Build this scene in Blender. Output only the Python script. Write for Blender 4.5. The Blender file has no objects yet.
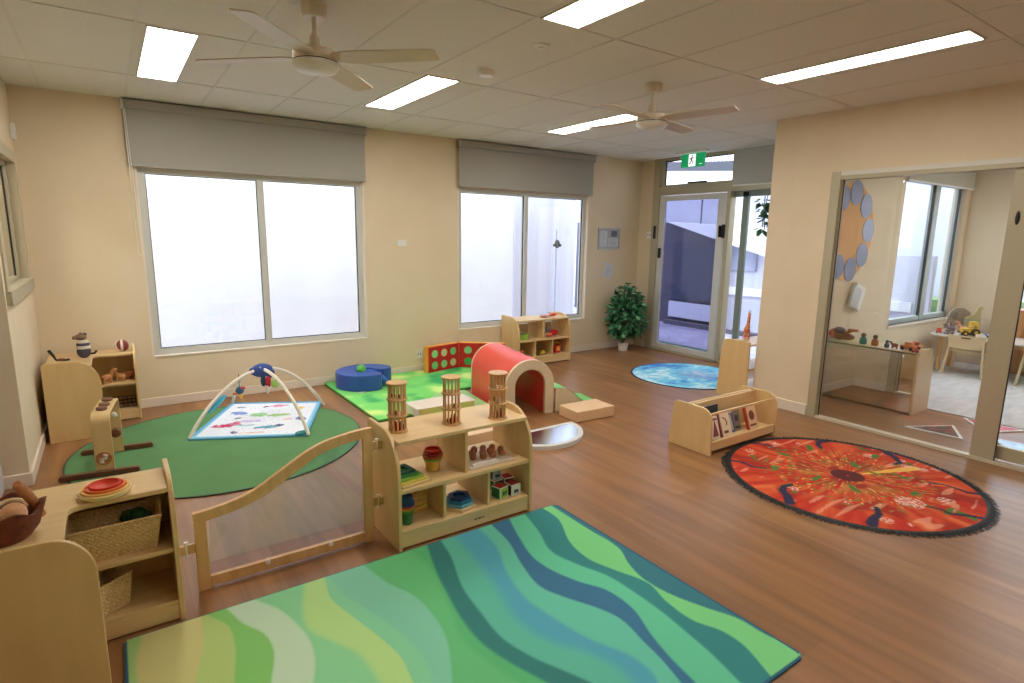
import bpy, bmesh, math, random
from math import pi, sin, cos, radians, sqrt, atan2
from mathutils import Vector, Matrix, noise
random.seed(7)
SC = bpy.context.scene
COL = SC.collection

# ------------------------------------------------------------------ colour
def S(r, g, b):
    def f(c):
        c /= 255.0
        return c/12.92 if c <= .04045 else ((c+.055)/1.055)**2.4
    return (f(r), f(g), f(b))

def mat(name, col, rough=.5, metal=0., spec=.5, emit=None, estr=0., coat=0.):
    m = bpy.data.materials.new(name); m.use_nodes = True
    b = m.node_tree.nodes['Principled BSDF']
    b.inputs['Base Color'].default_value = (*col, 1)
    b.inputs['Roughness'].default_value = rough
    b.inputs['Metallic'].default_value = metal
    b.inputs['Specular IOR Level'].default_value = spec
    b.inputs['Coat Weight'].default_value = coat
    if emit:
        b.inputs['Emission Color'].default_value = (*emit, 1)
        b.inputs['Emission Strength'].default_value = estr
    return m

def nodes(m):
    return m.node_tree.nodes, m.node_tree.links, m.node_tree.nodes['Principled BSDF']

def mottled(name, c1, c2, scale=(8, 8, 8), rough=.5, bump=0., detail=4., lo=.35, hi=.65, coat=0., spec=.5, c3=None):
    """two or three tone noise material in object space"""
    m = mat(name, c1, rough, coat=coat, spec=spec)
    N, L, B = nodes(m)
    tc = N.new('ShaderNodeTexCoord'); mp = N.new('ShaderNodeMapping')
    mp.inputs['Scale'].default_value = scale
    L.new(tc.outputs['Object'], mp.inputs['Vector'])
    nz = N.new('ShaderNodeTexNoise'); nz.inputs['Scale'].default_value = 1.; nz.inputs['Detail'].default_value = detail
    L.new(mp.outputs[0], nz.inputs['Vector'])
    cr = N.new('ShaderNodeValToRGB')
    cr.color_ramp.elements[0].position = lo; cr.color_ramp.elements[0].color = (*c1, 1)
    cr.color_ramp.elements[1].position = hi; cr.color_ramp.elements[1].color = (*c2, 1)
    if c3:
        e = cr.color_ramp.elements.new((lo+hi)/2); e.color = (*c3, 1)
    L.new(nz.outputs['Fac'], cr.inputs[0]); L.new(cr.outputs[0], B.inputs['Base Color'])
    if bump:
        bp = N.new('ShaderNodeBump'); bp.inputs['Strength'].default_value = bump; bp.inputs['Distance'].default_value = .01
        L.new(nz.outputs['Fac'], bp.inputs['Height']); L.new(bp.outputs[0], B.inputs['Normal'])
    return m

def vcol_mat(name, rough=.85, bump=0., bscale=400):
    m = mat(name, (1, 1, 1), rough, spec=.25)
    N, L, B = nodes(m)
    a = N.new('ShaderNodeVertexColor'); a.layer_name = 'paint'
    L.new(a.outputs[0], B.inputs['Base Color'])
    if bump:
        nz = N.new('ShaderNodeTexNoise'); nz.inputs['Scale'].default_value = bscale
        tc = N.new('ShaderNodeTexCoord'); L.new(tc.outputs['Object'], nz.inputs['Vector'])
        bp = N.new('ShaderNodeBump'); bp.inputs['Strength'].default_value = bump; bp.inputs['Distance'].default_value = .003
        L.new(nz.outputs['Fac'], bp.inputs['Height']); L.new(bp.outputs[0], B.inputs['Normal'])
    return m

def glass(name, tint=(1, 1, 1), refl=.08, rough=.0):
    m = bpy.data.materials.new(name); m.use_nodes = True
    N = m.node_tree.nodes; L = m.node_tree.links; N.clear()
    o = N.new('ShaderNodeOutputMaterial'); t = N.new('ShaderNodeBsdfTransparent'); g = N.new('ShaderNodeBsdfGlossy')
    t.inputs[0].default_value = (*tint, 1); g.inputs['Roughness'].default_value = rough
    mx = N.new('ShaderNodeMixShader'); mx.inputs[0].default_value = refl
    L.new(t.outputs[0], mx.inputs[1]); L.new(g.outputs[0], mx.inputs[2]); L.new(mx.outputs[0], o.inputs[0])
    return m

M = {}
M['wall'] = mottled('wall_paint', S(219, 202, 173), S(222, 206, 178), (3, 3, 3), .75, spec=.3)
M['skirt'] = mat('skirting_paint', S(228, 216, 200), .35)
M['ceil'] = mottled('ceiling_tile', S(222, 219, 211), S(227, 224, 217), (60, 60, 60), .9, .15, spec=.2)
M['grid'] = mat('ceiling_grid_metal', S(214, 211, 202), .5)
M['alu'] = mat('beige_aluminium', S(178, 169, 144), .4, .15)
M['alu_white'] = mat('window_aluminium', S(206, 206, 200), .4, .1)
M['dark'] = mat('black_rubber', S(26, 25, 25), .6)
M['blind'] = mottled('blind_fabric', S(162, 159, 151), S(168, 165, 157), (300, 300, 300), .85, .1, spec=.1)
M['blind_in'] = mottled('grey_blind_fabric', S(180, 182, 181), S(186, 188, 187), (300, 300, 300), .85, .1, spec=.1)
M['white'] = mat('white_plastic', S(232, 230, 224), .35)
M['fan'] = mat('fan_enamel', S(218, 204, 180), .35)
M['fan_wood'] = mat('fan_blade_enamel', S(205, 190, 164), .4)
M['steel'] = mat('brushed_steel', S(190, 190, 188), .3, .9)
M['glass'] = glass('clear_glass', (.97, .985, 1.), .06)
M['glass_tint'] = glass('screened_glass', (.54, .54, .63), .04)
M['acrylic'] = glass('clear_acrylic', (.9, .9, .93), .07, .05)
M['mirror'] = mat('mirror', (.86, .86, .86), .015, 1.)
M['mirror_soft'] = mat('acrylic_mirror', (.70, .76, .86), .22, 1.)
def wood(name, a, b, sc=(1.6, 1.6, 22), rough=.42, coat=.15):
    return mottled(name, a, b, sc, rough, .03, 3., .3, .7, coat=coat)
M['birch'] = wood('birch_ply', S(212, 178, 122), S(221, 190, 137), (14, 14, 2.2))
M['birch_h'] = wood('birch_board', S(218, 184, 130), S(226, 196, 146), (2.2, 30, 14))
M['birch_pale'] = wood('birch_pale', S(222, 198, 156), S(228, 206, 168), (3, 30, 14))
M['birch_edge'] = wood('birch_edge', S(190, 148, 92), S(222, 190, 140), (60, 60, 60), .5)
M['beech'] = wood('beech_wood', S(206, 160, 104), S(220, 178, 124), (30, 30, 6))
M['brown_wood'] = wood('dark_stained_wood', S(92, 52, 34), S(112, 66, 44), (6, 40, 40))
M['terracotta'] = mottled('terracotta_wood', S(168, 108, 70), S(196, 130, 86), (40, 40, 40), .5)
M['cane'] = mottled('woven_cane', S(204, 166, 110), S(238, 210, 158), (120, 120, 160), .6, .4)
M['cane_dark'] = mottled('woven_cane_inside', S(120, 80, 46), S(160, 112, 68), (120, 120, 160), .7, .4)
M['leather'] = mottled('brown_felt', S(92, 42, 26), S(124, 60, 38), (30, 30, 30), .6, .2)

def col(name, r, g, b, rough=.5, **k):
    if name not in M: M[name] = mat(name, S(r, g, b), rough, **k)
    return M[name]

# ------------------------------------------------------------------ mesh builder
class MB:
    def __init__(s): s.bm = bmesh.new(); s.mi = 0
    def _done(s, faces):
        for f in faces: f.material_index = s.mi
    def box(s, x0, x1, y0, y1, z0, z1, rot=0, c=None):
        vs = [Vector((x, y, z)) for x in (x0, x1) for y in (y0, y1) for z in (z0, z1)]
        if rot:
            if c is None: c = ((x0+x1)/2, (y0+y1)/2, 0)
            R = Matrix.Rotation(rot, 3, 'Z'); cc = Vector(c)
            vs = [R @ (v-cc) + cc for v in vs]
        v = [s.bm.verts.new(p) for p in vs]
        idx = [(0, 1, 3, 2), (4, 6, 7, 5), (0, 4, 5, 1), (2, 3, 7, 6), (0, 2, 6, 4), (1, 5, 7, 3)]
        s._done([s.bm.faces.new([v[i] for i in q]) for q in idx]); return s
    def prism(s, pts, axis, a, b):
        """2-D outline extruded along axis; pts are the two other coordinates in xyz order"""
        def P(p, t):
            if axis == 'x': return (t, p[0], p[1])
            if axis == 'y': return (p[0], t, p[1])
            return (p[0], p[1], t)
        A = [s.bm.verts.new(P(p, a)) for p in pts]; B = [s.bm.verts.new(P(p, b)) for p in pts]
        n = len(pts); fs = [s.bm.faces.new(A), s.bm.faces.new(B[::-1])]
        for i in range(n): fs.append(s.bm.faces.new((A[i], A[(i+1) % n], B[(i+1) % n], B[i])))
        s._done(fs); return s
    def strip(s, top, bot, axis, a, b):
        """closed band between two same-length polylines, extruded"""
        def P(p, t):
            if axis == 'x': return (t, p[0], p[1])
            if axis == 'y': return (p[0], t, p[1])
            return (p[0], p[1], t)
        n = len(top)
        V = [[s.bm.verts.new(P(p, t)) for p in pl] for t in (a, b) for pl in (top, bot)]
        ta, ba, tb, bb = V; fs = []
        for i in range(n-1):
            fs += [s.bm.faces.new((ta[i], ta[i+1], ba[i+1], ba[i])), s.bm.faces.new((tb[i+1], tb[i], bb[i], bb[i+1])),
                   s.bm.faces.new((ta[i+1], ta[i], tb[i], tb[i+1])), s.bm.faces.new((ba[i], ba[i+1], bb[i+1], bb[i]))]
        for i in (0, n-1): fs.append(s.bm.faces.new((ta[i], ba[i], bb[i], tb[i])))
        s._done(fs); return s
    def lathe(s, prof, c=(0, 0, 0), n=24, axis='z', a0=0, a1=2*pi, tilt=None, cap=True):
        full = abs(a1-a0-2*pi) < 1e-6; k = n if full else n+1
        rings = []
        Rm = tilt if tilt is not None else Matrix.Identity(3)
        for r, z in prof:
            ring = []
            for i in range(k):
                a = a0+(a1-a0)*i/n
                p = Vector((r*cos(a), r*sin(a), z))
                if axis == 'x': p = Vector((p.z, p.x, p.y))
                if axis == 'y': p = Vector((p.x, p.z, p.y))
                ring.append(s.bm.verts.new(Rm @ p + Vector(c)))
            rings.append(ring)
        fs = []
        for j in range(len(prof)-1):
            for i in range(n if full else n):
                i2 = (i+1) % k if full else i+1
                try: fs.append(s.bm.faces.new((rings[j][i], rings[j][i2], rings[j+1][i2], rings[j+1][i])))
                except ValueError: pass
        if full and cap:
            for r, (rr, z) in ((rings[0], prof[0]), (rings[-1], prof[-1])):
                if rr > 1e-5: fs.append(s.bm.faces.new(r))
        s._done(fs); return s
    def cyl(s, c, r, h, n=20, axis='z', r2=None):
        r2 = r if r2 is None else r2
        return s.lathe([(r, 0), (r2, h)], c, n, axis)
    def ball(s, c, r, n=16, sc=(1, 1, 1), rot=None):
        m = Matrix.Translation(Vector(c)) @ (rot.to_4x4() if rot is not None else Matrix.Identity(4)) @ Matrix.Diagonal((*[r*q for q in sc], 1))
        o = bmesh.ops.create_uvsphere(s.bm, u_segments=n, v_segments=max(6, n*2//3), radius=1., matrix=m)
        fs = {f for v in o['verts'] for f in v.link_faces}; s._done(fs)
        return s
    def tube(s, pts, r, n=8, closed=False, flat=1.):
        pts = [Vector(p) for p in pts]; rings = []; up = Vector((0, 0, 1)); N = len(pts)
        rr = r if isinstance(r, (list, tuple)) else [r]*N
        for i, p in enumerate(pts):
            if closed: t = pts[(i+1) % N]-pts[i-1]
            else: t = pts[min(i+1, N-1)]-pts[max(i-1, 0)]
            t.normalize()
            if abs(t.dot(up)) > .98 and i == 0: up = Vector((0, 1, 0))
            u = up-t*t.dot(up); u.normalize(); w = t.cross(u); up = u
            rings.append([s.bm.verts.new(p+(u*cos(2*pi*k/n)*flat+w*sin(2*pi*k/n))*rr[i]) for k in range(n)])
        fs = []
        for i in range(N if closed else N-1):
            A = rings[i]; B = rings[(i+1) % N]
            for k in range(n): fs.append(s.bm.faces.new((A[k], A[(k+1) % n], B[(k+1) % n], B[k])))
        if not closed: fs += [s.bm.faces.new(rings[0]), s.bm.faces.new(rings[-1][::-1])]
        s._done(fs); return s
    def quad(s, *p):
        s._done([s.bm.faces.new([s.bm.verts.new(q) for q in p])]); return s
    def rotate(s, ang, axis='Z', c=(0, 0, 0)):
        bmesh.ops.rotate(s.bm, verts=s.bm.verts[:], cent=c, matrix=Matrix.Rotation(ang, 3, axis)); return s
    def move(s, v):
        bmesh.ops.translate(s.bm, verts=s.bm.verts[:], vec=v); return s
    def build(s, name, m, parent=None, bevel=0., smooth=False, world=False):
        bmesh.ops.recalc_face_normals(s.bm, faces=s.bm.faces[:])
        me = bpy.data.meshes.new(name)
        off = Vector((0, 0, 0))
        if world and parent is not None:
            W = Matrix.Identity(4); p = parent
            ch = []
            while p is not None: ch.append(p); p = p.parent
            for q in reversed(ch): W = W @ Matrix.Translation(q.location) @ q.rotation_euler.to_matrix().to_4x4()
            s.bm.transform(W.inverted())
        if parent is None:
            xs = [v.co for v in s.bm.verts]
            lo = Vector([min(v[i] for v in xs) for i in range(3)]); hi = Vector([max(v[i] for v in xs) for i in range(3)])
            off = Vector(((lo.x+hi.x)/2, (lo.y+hi.y)/2, lo.z))
            bmesh.ops.translate(s.bm, verts=s.bm.verts[:], vec=-off)
        s.bm.to_mesh(me); s.bm.free()
        for q in (m if isinstance(m, (list, tuple)) else [m]): me.materials.append(q)
        o = bpy.data.objects.new(name, me); COL.objects.link(o); o.location = off
        if parent is not None: o.parent = parent
        if smooth:
            for p in me.polygons: p.use_smooth = True
            try: me.set_sharp_from_angle(angle=radians(42))
            except Exception: pass
        if bevel:
            b = o.modifiers.new('bevel', 'BEVEL'); b.width = bevel; b.segments = 2; b.limit_method = 'ANGLE'; b.angle_limit = radians(50)
        return o

def thing(name, label, cat, loc=(0, 0, 0), rz=0., group=None):
    o = bpy.data.objects.new(name, None); COL.objects.link(o); o.empty_display_size = .1
    o.location = loc; o.rotation_euler = (0, 0, rz); o['label'] = label; o['category'] = cat
    if group: o['group'] = group
    return o
def tag(o, label, cat, group=None, kind=None):
    o['label'] = label; o['category'] = cat
    if group: o['group'] = group
    if kind: o['kind'] = kind
    return o
def struct(o):
    o['kind'] = 'structure'; return o
def plabel(o, l): o['label'] = l; return o
def inst(name, src, parent, loc=(0, 0, 0), rz=0):
    o = bpy.data.objects.new(name, src.data); COL.objects.link(o); o.parent = parent; o.location = loc; o.rotation_euler = (0, 0, rz)
    for md in src.modifiers:
        if md.type == 'BEVEL':
            b = o.modifiers.new('bevel', 'BEVEL'); b.width = md.width; b.segments = md.segments; b.limit_method = 'ANGLE'; b.angle_limit = md.angle_limit
    return o
def kids(o): return [c for c in COL.objects if c.parent is o]
def dup(root, loc=None, rz=None, label=None, mats=None):
    def cp(o, parent):
        c = o.copy()
        COL.objects.link(c); c.parent = parent
        for k in kids(o): cp(k, c)
        return c
    r = cp(root, None)
    if loc is not None: r.location = loc
    if rz is not None: r.rotation_euler = (0, 0, rz)
    if label: r['label'] = label
    return r

def paint(o, fn):
    """colour attribute from the object's own mesh coordinates"""
    me = o.data
    a = me.color_attributes.new('paint', 'FLOAT_COLOR', 'POINT')
    flat = []
    for v in me.vertices:
        c = fn(v.co.x, v.co.y, v.co.z); flat += [c[0], c[1], c[2], 1.]
    a.data.foreach_set('color', flat)
def lerp(a, b, t): return tuple(a[i]+(b[i]-a[i])*t for i in range(3))
def sst(a, b, x):
    t = max(0, min(1, (x-a)/(b-a))) if b != a else float(x > a)
    return t*t*(3-2*t)
def interp(pts, y):
    """pts = [(y, x)...] sorted by y, cubic-ish smooth interpolation"""
    n = len(pts)
    if y <= pts[0][0]:
        (a, b), (c, d) = pts[0], pts[1]; return b+(y-a)*(d-b)/(c-a)*.6
    if y >= pts[-1][0]:
        (a, b), (c, d) = pts[-2], pts[-1]; return d+(y-c)*(d-b)/(c-a)
    for i in range(n-1):
        if pts[i][0] <= y <= pts[i+1][0]:
            p0 = pts[max(i-1, 0)]; p1 = pts[i]; p2 = pts[i+1]; p3 = pts[min(i+2, n-1)]
            h = p2[0]-p1[0]; t = (y-p1[0])/h
            m1 = (p2[1]-p0[1])/max(p2[0]-p0[0], 1e-6)*h; m2 = (p3[1]-p1[1])/max(p3[0]-p1[0], 1e-6)*h
            return (2*t**3-3*t*t+1)*p1[1]+(t**3-2*t*t+t)*m1+(-2*t**3+3*t*t)*p2[1]+(t**3-t*t)*m2
def grid_plane(x0, x1, y0, y1, nx, ny, zf):
    mb = MB(); V = [[mb.bm.verts.new((x0+(x1-x0)*i/nx, y0+(y1-y0)*j/ny, zf(i, j))) for j in range(ny+1)] for i in range(nx+1)]
    for i in range(nx):
        for j in range(ny): mb.bm.faces.new((V[i][j], V[i+1][j], V[i+1][j+1], V[i][j+1]))
    return mb
def disc_grid(r, nr, na, z=.006, drop=True):
    mb = MB(); c = mb.bm.verts.new((0, 0, z)); prev = None
    for j in range(1, nr+1):
        ring = [mb.bm.verts.new((r*j/nr*cos(2*pi*i/na), r*j/nr*sin(2*pi*i/na), z)) for i in range(na)]
        for i in range(na):
            if prev is None: mb.bm.faces.new((c, ring[i], ring[(i+1) % na]))
            else: mb.bm.faces.new((prev[i], ring[i], ring[(i+1) % na], prev[(i+1) % na]))
        prev = ring
    low = [mb.bm.verts.new((v.co.x*1.002, v.co.y*1.002, 0)) for v in prev]
    for i in range(na): mb.bm.faces.new((prev[i], low[i], low[(i+1) % na], prev[(i+1) % na]))
    return mb

# ------------------------------------------------------------------ camera (calibrated from the photograph)
H = 1.6
CAM_ROWS = [(0.822751, -0.568210, 0.014786), (-0.089382, -0.155025, -0.983859), (0.561331, 0.808149, -0.178334)]
F_PX = 578.8
cam = bpy.data.cameras.new('camera'); co = bpy.data.objects.new('camera', cam); COL.objects.link(co)
r_, d_, f_ = [Vector(v).normalized() for v in CAM_ROWS]
co.matrix_world = Matrix(((r_.x, -d_.x, -f_.x, 0), (r_.y, -d_.y, -f_.y, 0), (r_.z, -d_.z, -f_.z, H), (0, 0, 0, 1)))
cam.sensor_width = 36; cam.lens = F_PX/1024*36; cam.clip_start = .02; cam.clip_end = 200
SC.camera = co
SC.view_settings.view_transform = 'Standard'; SC.view_settings.look = 'None'
SC.view_settings.gamma = 1; SC.view_settings.use_curve_mapping = False
SC.view_settings.exposure = .9
# ================================================================== ROOM SHELL
YB, XL, XR, XD, CE = 6.13, -.53, 5.24, 6.52, 2.7      # back wall, left wall, glazed wall, exit wall, ceiling
YN = -2.6                                             # wall behind the camera
# ---- floor material: laminate boards running along Y
def floor_mat():
    m = mat('laminate_floor', S(150, 105, 72), .33, spec=.42)
    N, L, B = nodes(m)
    tc = N.new('ShaderNodeTexCoord'); mp = N.new('ShaderNodeMapping'); mp.inputs['Rotation'].default_value = (0, 0, pi/2)
    L.new(tc.outputs['Object'], mp.inputs['Vector'])
    br = N.new('ShaderNodeTexBrick'); br.inputs['Scale'].default_value = 1.; br.inputs['Brick Width'].default_value = 1.22
    br.inputs['Row Height'].default_value = .19; br.inputs['Mortar Size'].default_value = .0012; br.inputs['Mortar Smooth'].default_value = .3
    br.offset = .37; br.inputs['Bias'].default_value = 0.
    br.inputs['Color1'].default_value = (*S(158, 114, 74), 1); br.inputs['Color2'].default_value = (*S(144, 101, 64), 1)
    br.inputs['Mortar'].default_value = (*S(134, 92, 58), 1)
    L.new(mp.outputs[0], br.inputs['Vector'])
    mp2 = N.new('ShaderNodeMapping'); mp2.inputs['Scale'].default_value = (11, .9, 1)
    L.new(tc.outputs['Object'], mp2.inputs['Vector'])
    nz = N.new('ShaderNodeTexNoise'); nz.inputs['Scale'].default_value = 1.; nz.inputs['Detail'].default_value = 5.; nz.inputs['Distortion'].default_value = .4
    L.new(mp2.outputs[0], nz.inputs['Vector'])
    rp = N.new('ShaderNodeValToRGB'); rp.color_ramp.elements[0].position = .3; rp.color_ramp.elements[0].color = (.68, .66, .63, 1)
    rp.color_ramp.elements[1].position = .7; rp.color_ramp.elements[1].color = (1.12, 1.12, 1.12, 1)
    L.new(nz.outputs['Fac'], rp.inputs[0])
    mx = N.new('ShaderNodeMix'); mx.data_type = 'RGBA'; mx.blend_type = 'MULTIPLY'; mx.inputs['Factor'].default_value = 1.
    L.new(br.outputs['Color'], mx.inputs['A']); L.new(rp.outputs[0], mx.inputs['B']); L.new(mx.outputs['Result'], B.inputs['Base Color'])
    bp = N.new('ShaderNodeBump'); bp.inputs['Strength'].default_value = .12; bp.inputs['Distance'].default_value = .004
    L.new(nz.outputs['Fac'], bp.inputs['Height']); L.new(bp.outputs[0], B.inputs['Normal'])
    return m
M['floor'] = floor_mat()
struct(MB().box(-.95, XD+.1, YN-.1, YB+.1, -.06, 0).box(XD+.1, 9.65, YN-.1, 3.2, -.06, 0).build('floor', M['floor']))

# ---- back wall with two window openings
W1 = (.27, 2.29, .47, 2.15); W2 = (3.46, 5.50, .47, 2.16)
def wall_x(name, y0, y1, x0, x1, z1, holes):
    mb = MB(); xs = x0
    for (a, b, c, d) in holes:
        mb.box(xs, a, y0, y1, 0, z1); mb.box(a, b, y0, y1, 0, c); mb.box(a, b, y0, y1, d, z1); xs = b
    mb.box(xs, x1, y0, y1, 0, z1)
    return struct(mb.build(name, M['wall']))
def wall_y(name, x0, x1, y0, y1, z1, holes, m=None):
    mb = MB(); ys = y0
    for (a, b, c, d) in holes:
        mb.box(x0, x1, ys, a, 0, z1)
        if c > 0: mb.box(x0, x1, a, b, 0, c)
        if d < z1: mb.box(x0, x1, a, b, d, z1)
        ys = b
    mb.box(x0, x1, ys, y1, 0, z1)
    return struct(mb.build(name, m or M['wall']))
wall_x('wall_back', YB, YB+.16, -.7, 6.62, CE, [W1, W2])
wall_y('wall_left', XL-.13, XL, 4.575, YB, CE, [(4.72, 5.86, 1.22, 2.1)])
wall_y('wall_left_near', XL-.28, XL-.16, YN, 4.575, CE, [])
wall_y('wall_exit', XD, XD+.1, 3.2, YB, CE, [(3.6, 5.86, 0, 2.70)])
wall_y('wall_right', XR, XR+.06, YN, 3.05, CE, [(-.12, 2.70, 0, 2.19)])
wall_x('wall_partition', 3.05, 3.27, XR, 6.52, CE, [])
wall_x('wall_near', YN-.1, YN, -.81, 9.6, CE, [])
wall_x('wall_playroom', 3.05, 3.2, 6.52, 9.6, CE, [(7.55, 9.36, .62, 2.36)])
wall_y('wall_playroom_end', 9.5, 9.62, YN, 3.05, CE, [(.9, 2.62, .62, 2.36)])

# ---- skirtings
def skirt(name, *boxes):
    mb = MB()
    for b in boxes: mb.box(*b)
    return struct(mb.build(name, M['skirt'], bevel=.004))
skirt('baseboard_back', (-.53, 6.52, YB-.016, YB, 0, .085))
skirt('baseboard_left', (XL, XL+.016, 4.575, YB-.016, 0, .085), (XL-.13, XL+.016, 4.56, 4.575, 0, .085))
skirt('baseboard_exit', (XD-.016, XD, 5.865, YB-.016, 0, .085))
skirt('baseboard_right', (XR-.016, XR, 2.71, 3.27, 0, .1), (XR-.016, XR, YN, -.13, 0, .1), (XR-.016, 6.50, 3.27, 3.286, 0, .1))
skirt('baseboard_playroom', (XR+.06, 9.5, 3.034, 3.05, 0, .085), (XR+.06, XR+.076, 2.71, 3.034, 0, .085), (9.484, 9.5, YN, 3.034, 0, .085))

# ---- ceiling with exposed grid
struct(MB().box(-.95, XD+.1, YN-.1, YB+.16, CE, CE+.05).box(XD+.1, 9.65, YN-.1, 3.2, CE, CE+.05).build('ceiling', M['ceil']))
g = MB()
for k in range(-1, 19):
    x = -.32+.556*k
    if x < -.5 or x > 9.4: continue
    y1 = YB if x < 6.5 else 3.03
    if x > XR-.05 and x < 6.5: g.box(x-.008, x+.008, 3.28, y1, CE-.003, CE+.002); g.box(x-.008, x+.008, YN, 3.03, CE-.003, CE+.002)
    else: g.box(x-.008, x+.008, YN, y1, CE-.003, CE+.002)
for y in (5.2, 3.90, 2.56, 1.26, -.05, -1.36):
    g.box(-.53 if y > 4.57 else -.68, 6.5 if y > 3.3 else XR, y-.007, y+.007, CE-.0035, CE+.002)
    if y < 3: g.box(XR+.12, 9.48, y-.010, y+.010, CE-.0045, CE+.002)
struct(g.build('trim_1', M['grid']))

# ---- ceiling light panels
M['lamp'] = mat('lamp_diffuser', (1, 1, 1), .5, emit=(1., .955, .87), estr=14.)
def ceiling_light(x0, x1, y0, y1, label):
    t = thing('ceiling_light', label, 'light', ((x0+x1)/2, (y0+y1)/2, CE-.006), group='ceiling light panels')
    f = MB()
    for b in ((x0-.012, x1+.012, y0-.012, y0), (x0-.012, x1+.012, y1, y1+.012), (x0-.012, x0, y0, y1), (x1, x1+.012, y0, y1)):
        f.box(*b, CE-.008, CE)
    f.build('frame', M['grid'], t, world=True)
    MB().box(x0, x1, y0, y1, CE-.004, CE+.001).build('diffuser', M['lamp'], t, world=True)
ceiling_light(.29, .53, 3.93, 5.18, 'wide looking white ceiling panel light nearest the left wall, above the taller window')
ceiling_light(1.95, 2.19, 3.88, 5.07, 'white ceiling panel light between the two fans, by the blind of the left window')
ceiling_light(3.93, 4.16, 3.92, 5.06, 'white ceiling panel light partly behind the far fan')
ceiling_light(1.93, 2.16, 1.33, 2.54, 'white ceiling panel light cut by the top edge of the photo')
ceiling_light(3.81, 4.02, 1.34, 2.53, 'long white ceiling panel light nearest the glazed wall on the right')
for (a, b) in ((1.93, -1.3),):
    ceiling_light(a, a+.23, b, b+1.2, 'white ceiling panel light out of the frame above and behind the camera')
for (a, b) in ((6.9, .6), (8.4, .6)):
    ceiling_light(a, a+.23, b, b+1.2, 'white ceiling panel light of the adjoining playroom')

# ---- windows of the back wall
def window(name, x0, x1, z0, z1, y=YB):
    f = MB(); w = .045; ya, yb = y+.045, y+.105
    f.box(x0, x1, ya, yb, z0, z0+.06).box(x0, x1, ya, yb, z1-.05, z1).box(x0, x0+.06, ya, yb, z0+.06, z1-.05).box(x1-.055, x1, ya, yb, z0+.06, z1-.05)
    xm = x0+(x1-x0)*.497
    f.box(xm-.025, xm+.03, ya-.008, yb, z0+.06, z1-.05)
    o = struct(f.build(name, M['alu_white']))
    s = MB()
    for (a, b, c, d) in ((x0+.06, xm-.025, z0+.06, z1-.05), (xm+.03, x1-.055, z0+.06, z1-.05)):
        s.box(a, a+.006, ya+.012, ya+.03, c, d).box(b-.006, b, ya+.012, ya+.03, c, d).box(a, b, ya+.012, ya+.03, c, c+.006).box(a, b, ya+.012, ya+.03, d-.006, d)
    s.build('gasket', M['dark'], o, world=True)
    for (a, b) in ((x0+.06, xm-.025), (xm+.03, x1-.055)):
        MB().box(a, b, ya+.028, ya+.032, z0+.06, z1-.05).build('pane', M['glass'], o, world=True)
    s = MB().box(x0-.014, x1+.014, y-.008, ya, z0-.012, z0+.002)
    s.box(x0-.014, x0+.003, y-.004, ya, z0, z1).box(x1-.003, x1+.014, y-.004, ya, z0, z1)
    s.build('window_reveal', M['skirt'], o, world=True)
    return o
window('window_1', *W1); window('window_2', *W2)

def blind(x0, x1, z0, label, chain, m='blind', y=YB):
    t = thing('roller_blind', label, 'blind', ((x0+x1)/2, y-.05, z0))
    MB().box(x0, x1, y-.078, y-.066, CE-.085, CE-.012).build('fascia', M[m], t, world=True, bevel=.004)
    MB().box(x0, x1, y-.052, y-.049, z0+.015, CE-.03).build('fabric', M[m], t, world=True)
    MB().cyl((x0, y-.038, CE-.045), .028, x1-x0, 20, 'x').build('roller_tube', M[m], t, world=True, smooth=True)
    for xb in (x0-.012, x1): MB().box(xb, xb+.012, y-.085, y, CE-.095, CE-.005).build('bracket', M['steel'], t, world=True)
    MB().box(x0, x1, y-.056, y-.046, z0, z0+.016).build('bottom_rail', M['blind'], t, world=True, bevel=.002)
    MB().box(x0, x1, y-.01, y, CE-.025, CE-.002).build('top_rail', M['steel'], t, world=True)
    if chain:
        p = [(x0-.002, y-.07, CE-.06), (x0+.004, y-.07, 2.1), (x0+.005, y-.07, 1.42), (x0+.022, y-.07, 1.385), (x0+.04, y-.07, 1.42), (x0+.02, y-.068, 2.1), (x0+.008, y-.065, CE-.06)]
        MB().tube(p, .0028, 6).build('pull_chain', M['white'], t, world=True)
blind(.215, 2.31, 2.145, 'grey roller blind half drawn over the wide left window of the back wall', True)
blind(3.44, 5.53, 2.165, 'grey roller blind half drawn over the right window, above the small toy shelf', False)

# ---- left wall window
f = MB(); x = XL
f.box(x-.135, x+.012, 4.64, 4.726, 1.14, 2.18).box(x-.135, x+.012, 5.853, 5.93, 1.14, 2.18).box(x-.135, x+.012, 4.72, 5.86, 2.094, 2.18).box(x-.135, x+.03, 4.62, 5.95, 1.14, 1.226)
f.box(x-.09, x-.04, 4.72, 4.76, 1.22, 2.1).box(x-.09, x-.04, 5.82, 5.86, 1.22, 2.1).box(x-.09, x-.04, 5.2, 5.25, 1.22, 2.1).box(x-.09, x-.04, 4.72, 5.86, 1.22, 1.25).box(x-.09, x-.04, 4.72, 5.86, 2.06, 2.1)
wl = struct(f.build('window_3', M['alu'], bevel=.003))
MB().box(x-.067, x-.062, 4.76, 5.82, 1.25, 2.06).build('pane', M['glass'], wl, world=True)
MB().box(x-.070, x-.058, 5.812, 5.82, 1.25, 2.06).build('gasket', M['dark'], wl, world=True)
# room glimpsed behind that window: a plain wall
struct(MB().box(-2.2, -2.1, 3.5, 6.3, 0, CE).box(-2.1, -.66, 6.2, 6.3, 0, CE).box(-2.1, -.81, 3.5, 3.6, 0, CE).box(-2.1, -.66, 3.6, 6.2, CE, CE+.05).box(-2.1, -.66, 3.6, 6.2, -.06, 0).build('wall_store', M['wall']))
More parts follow.
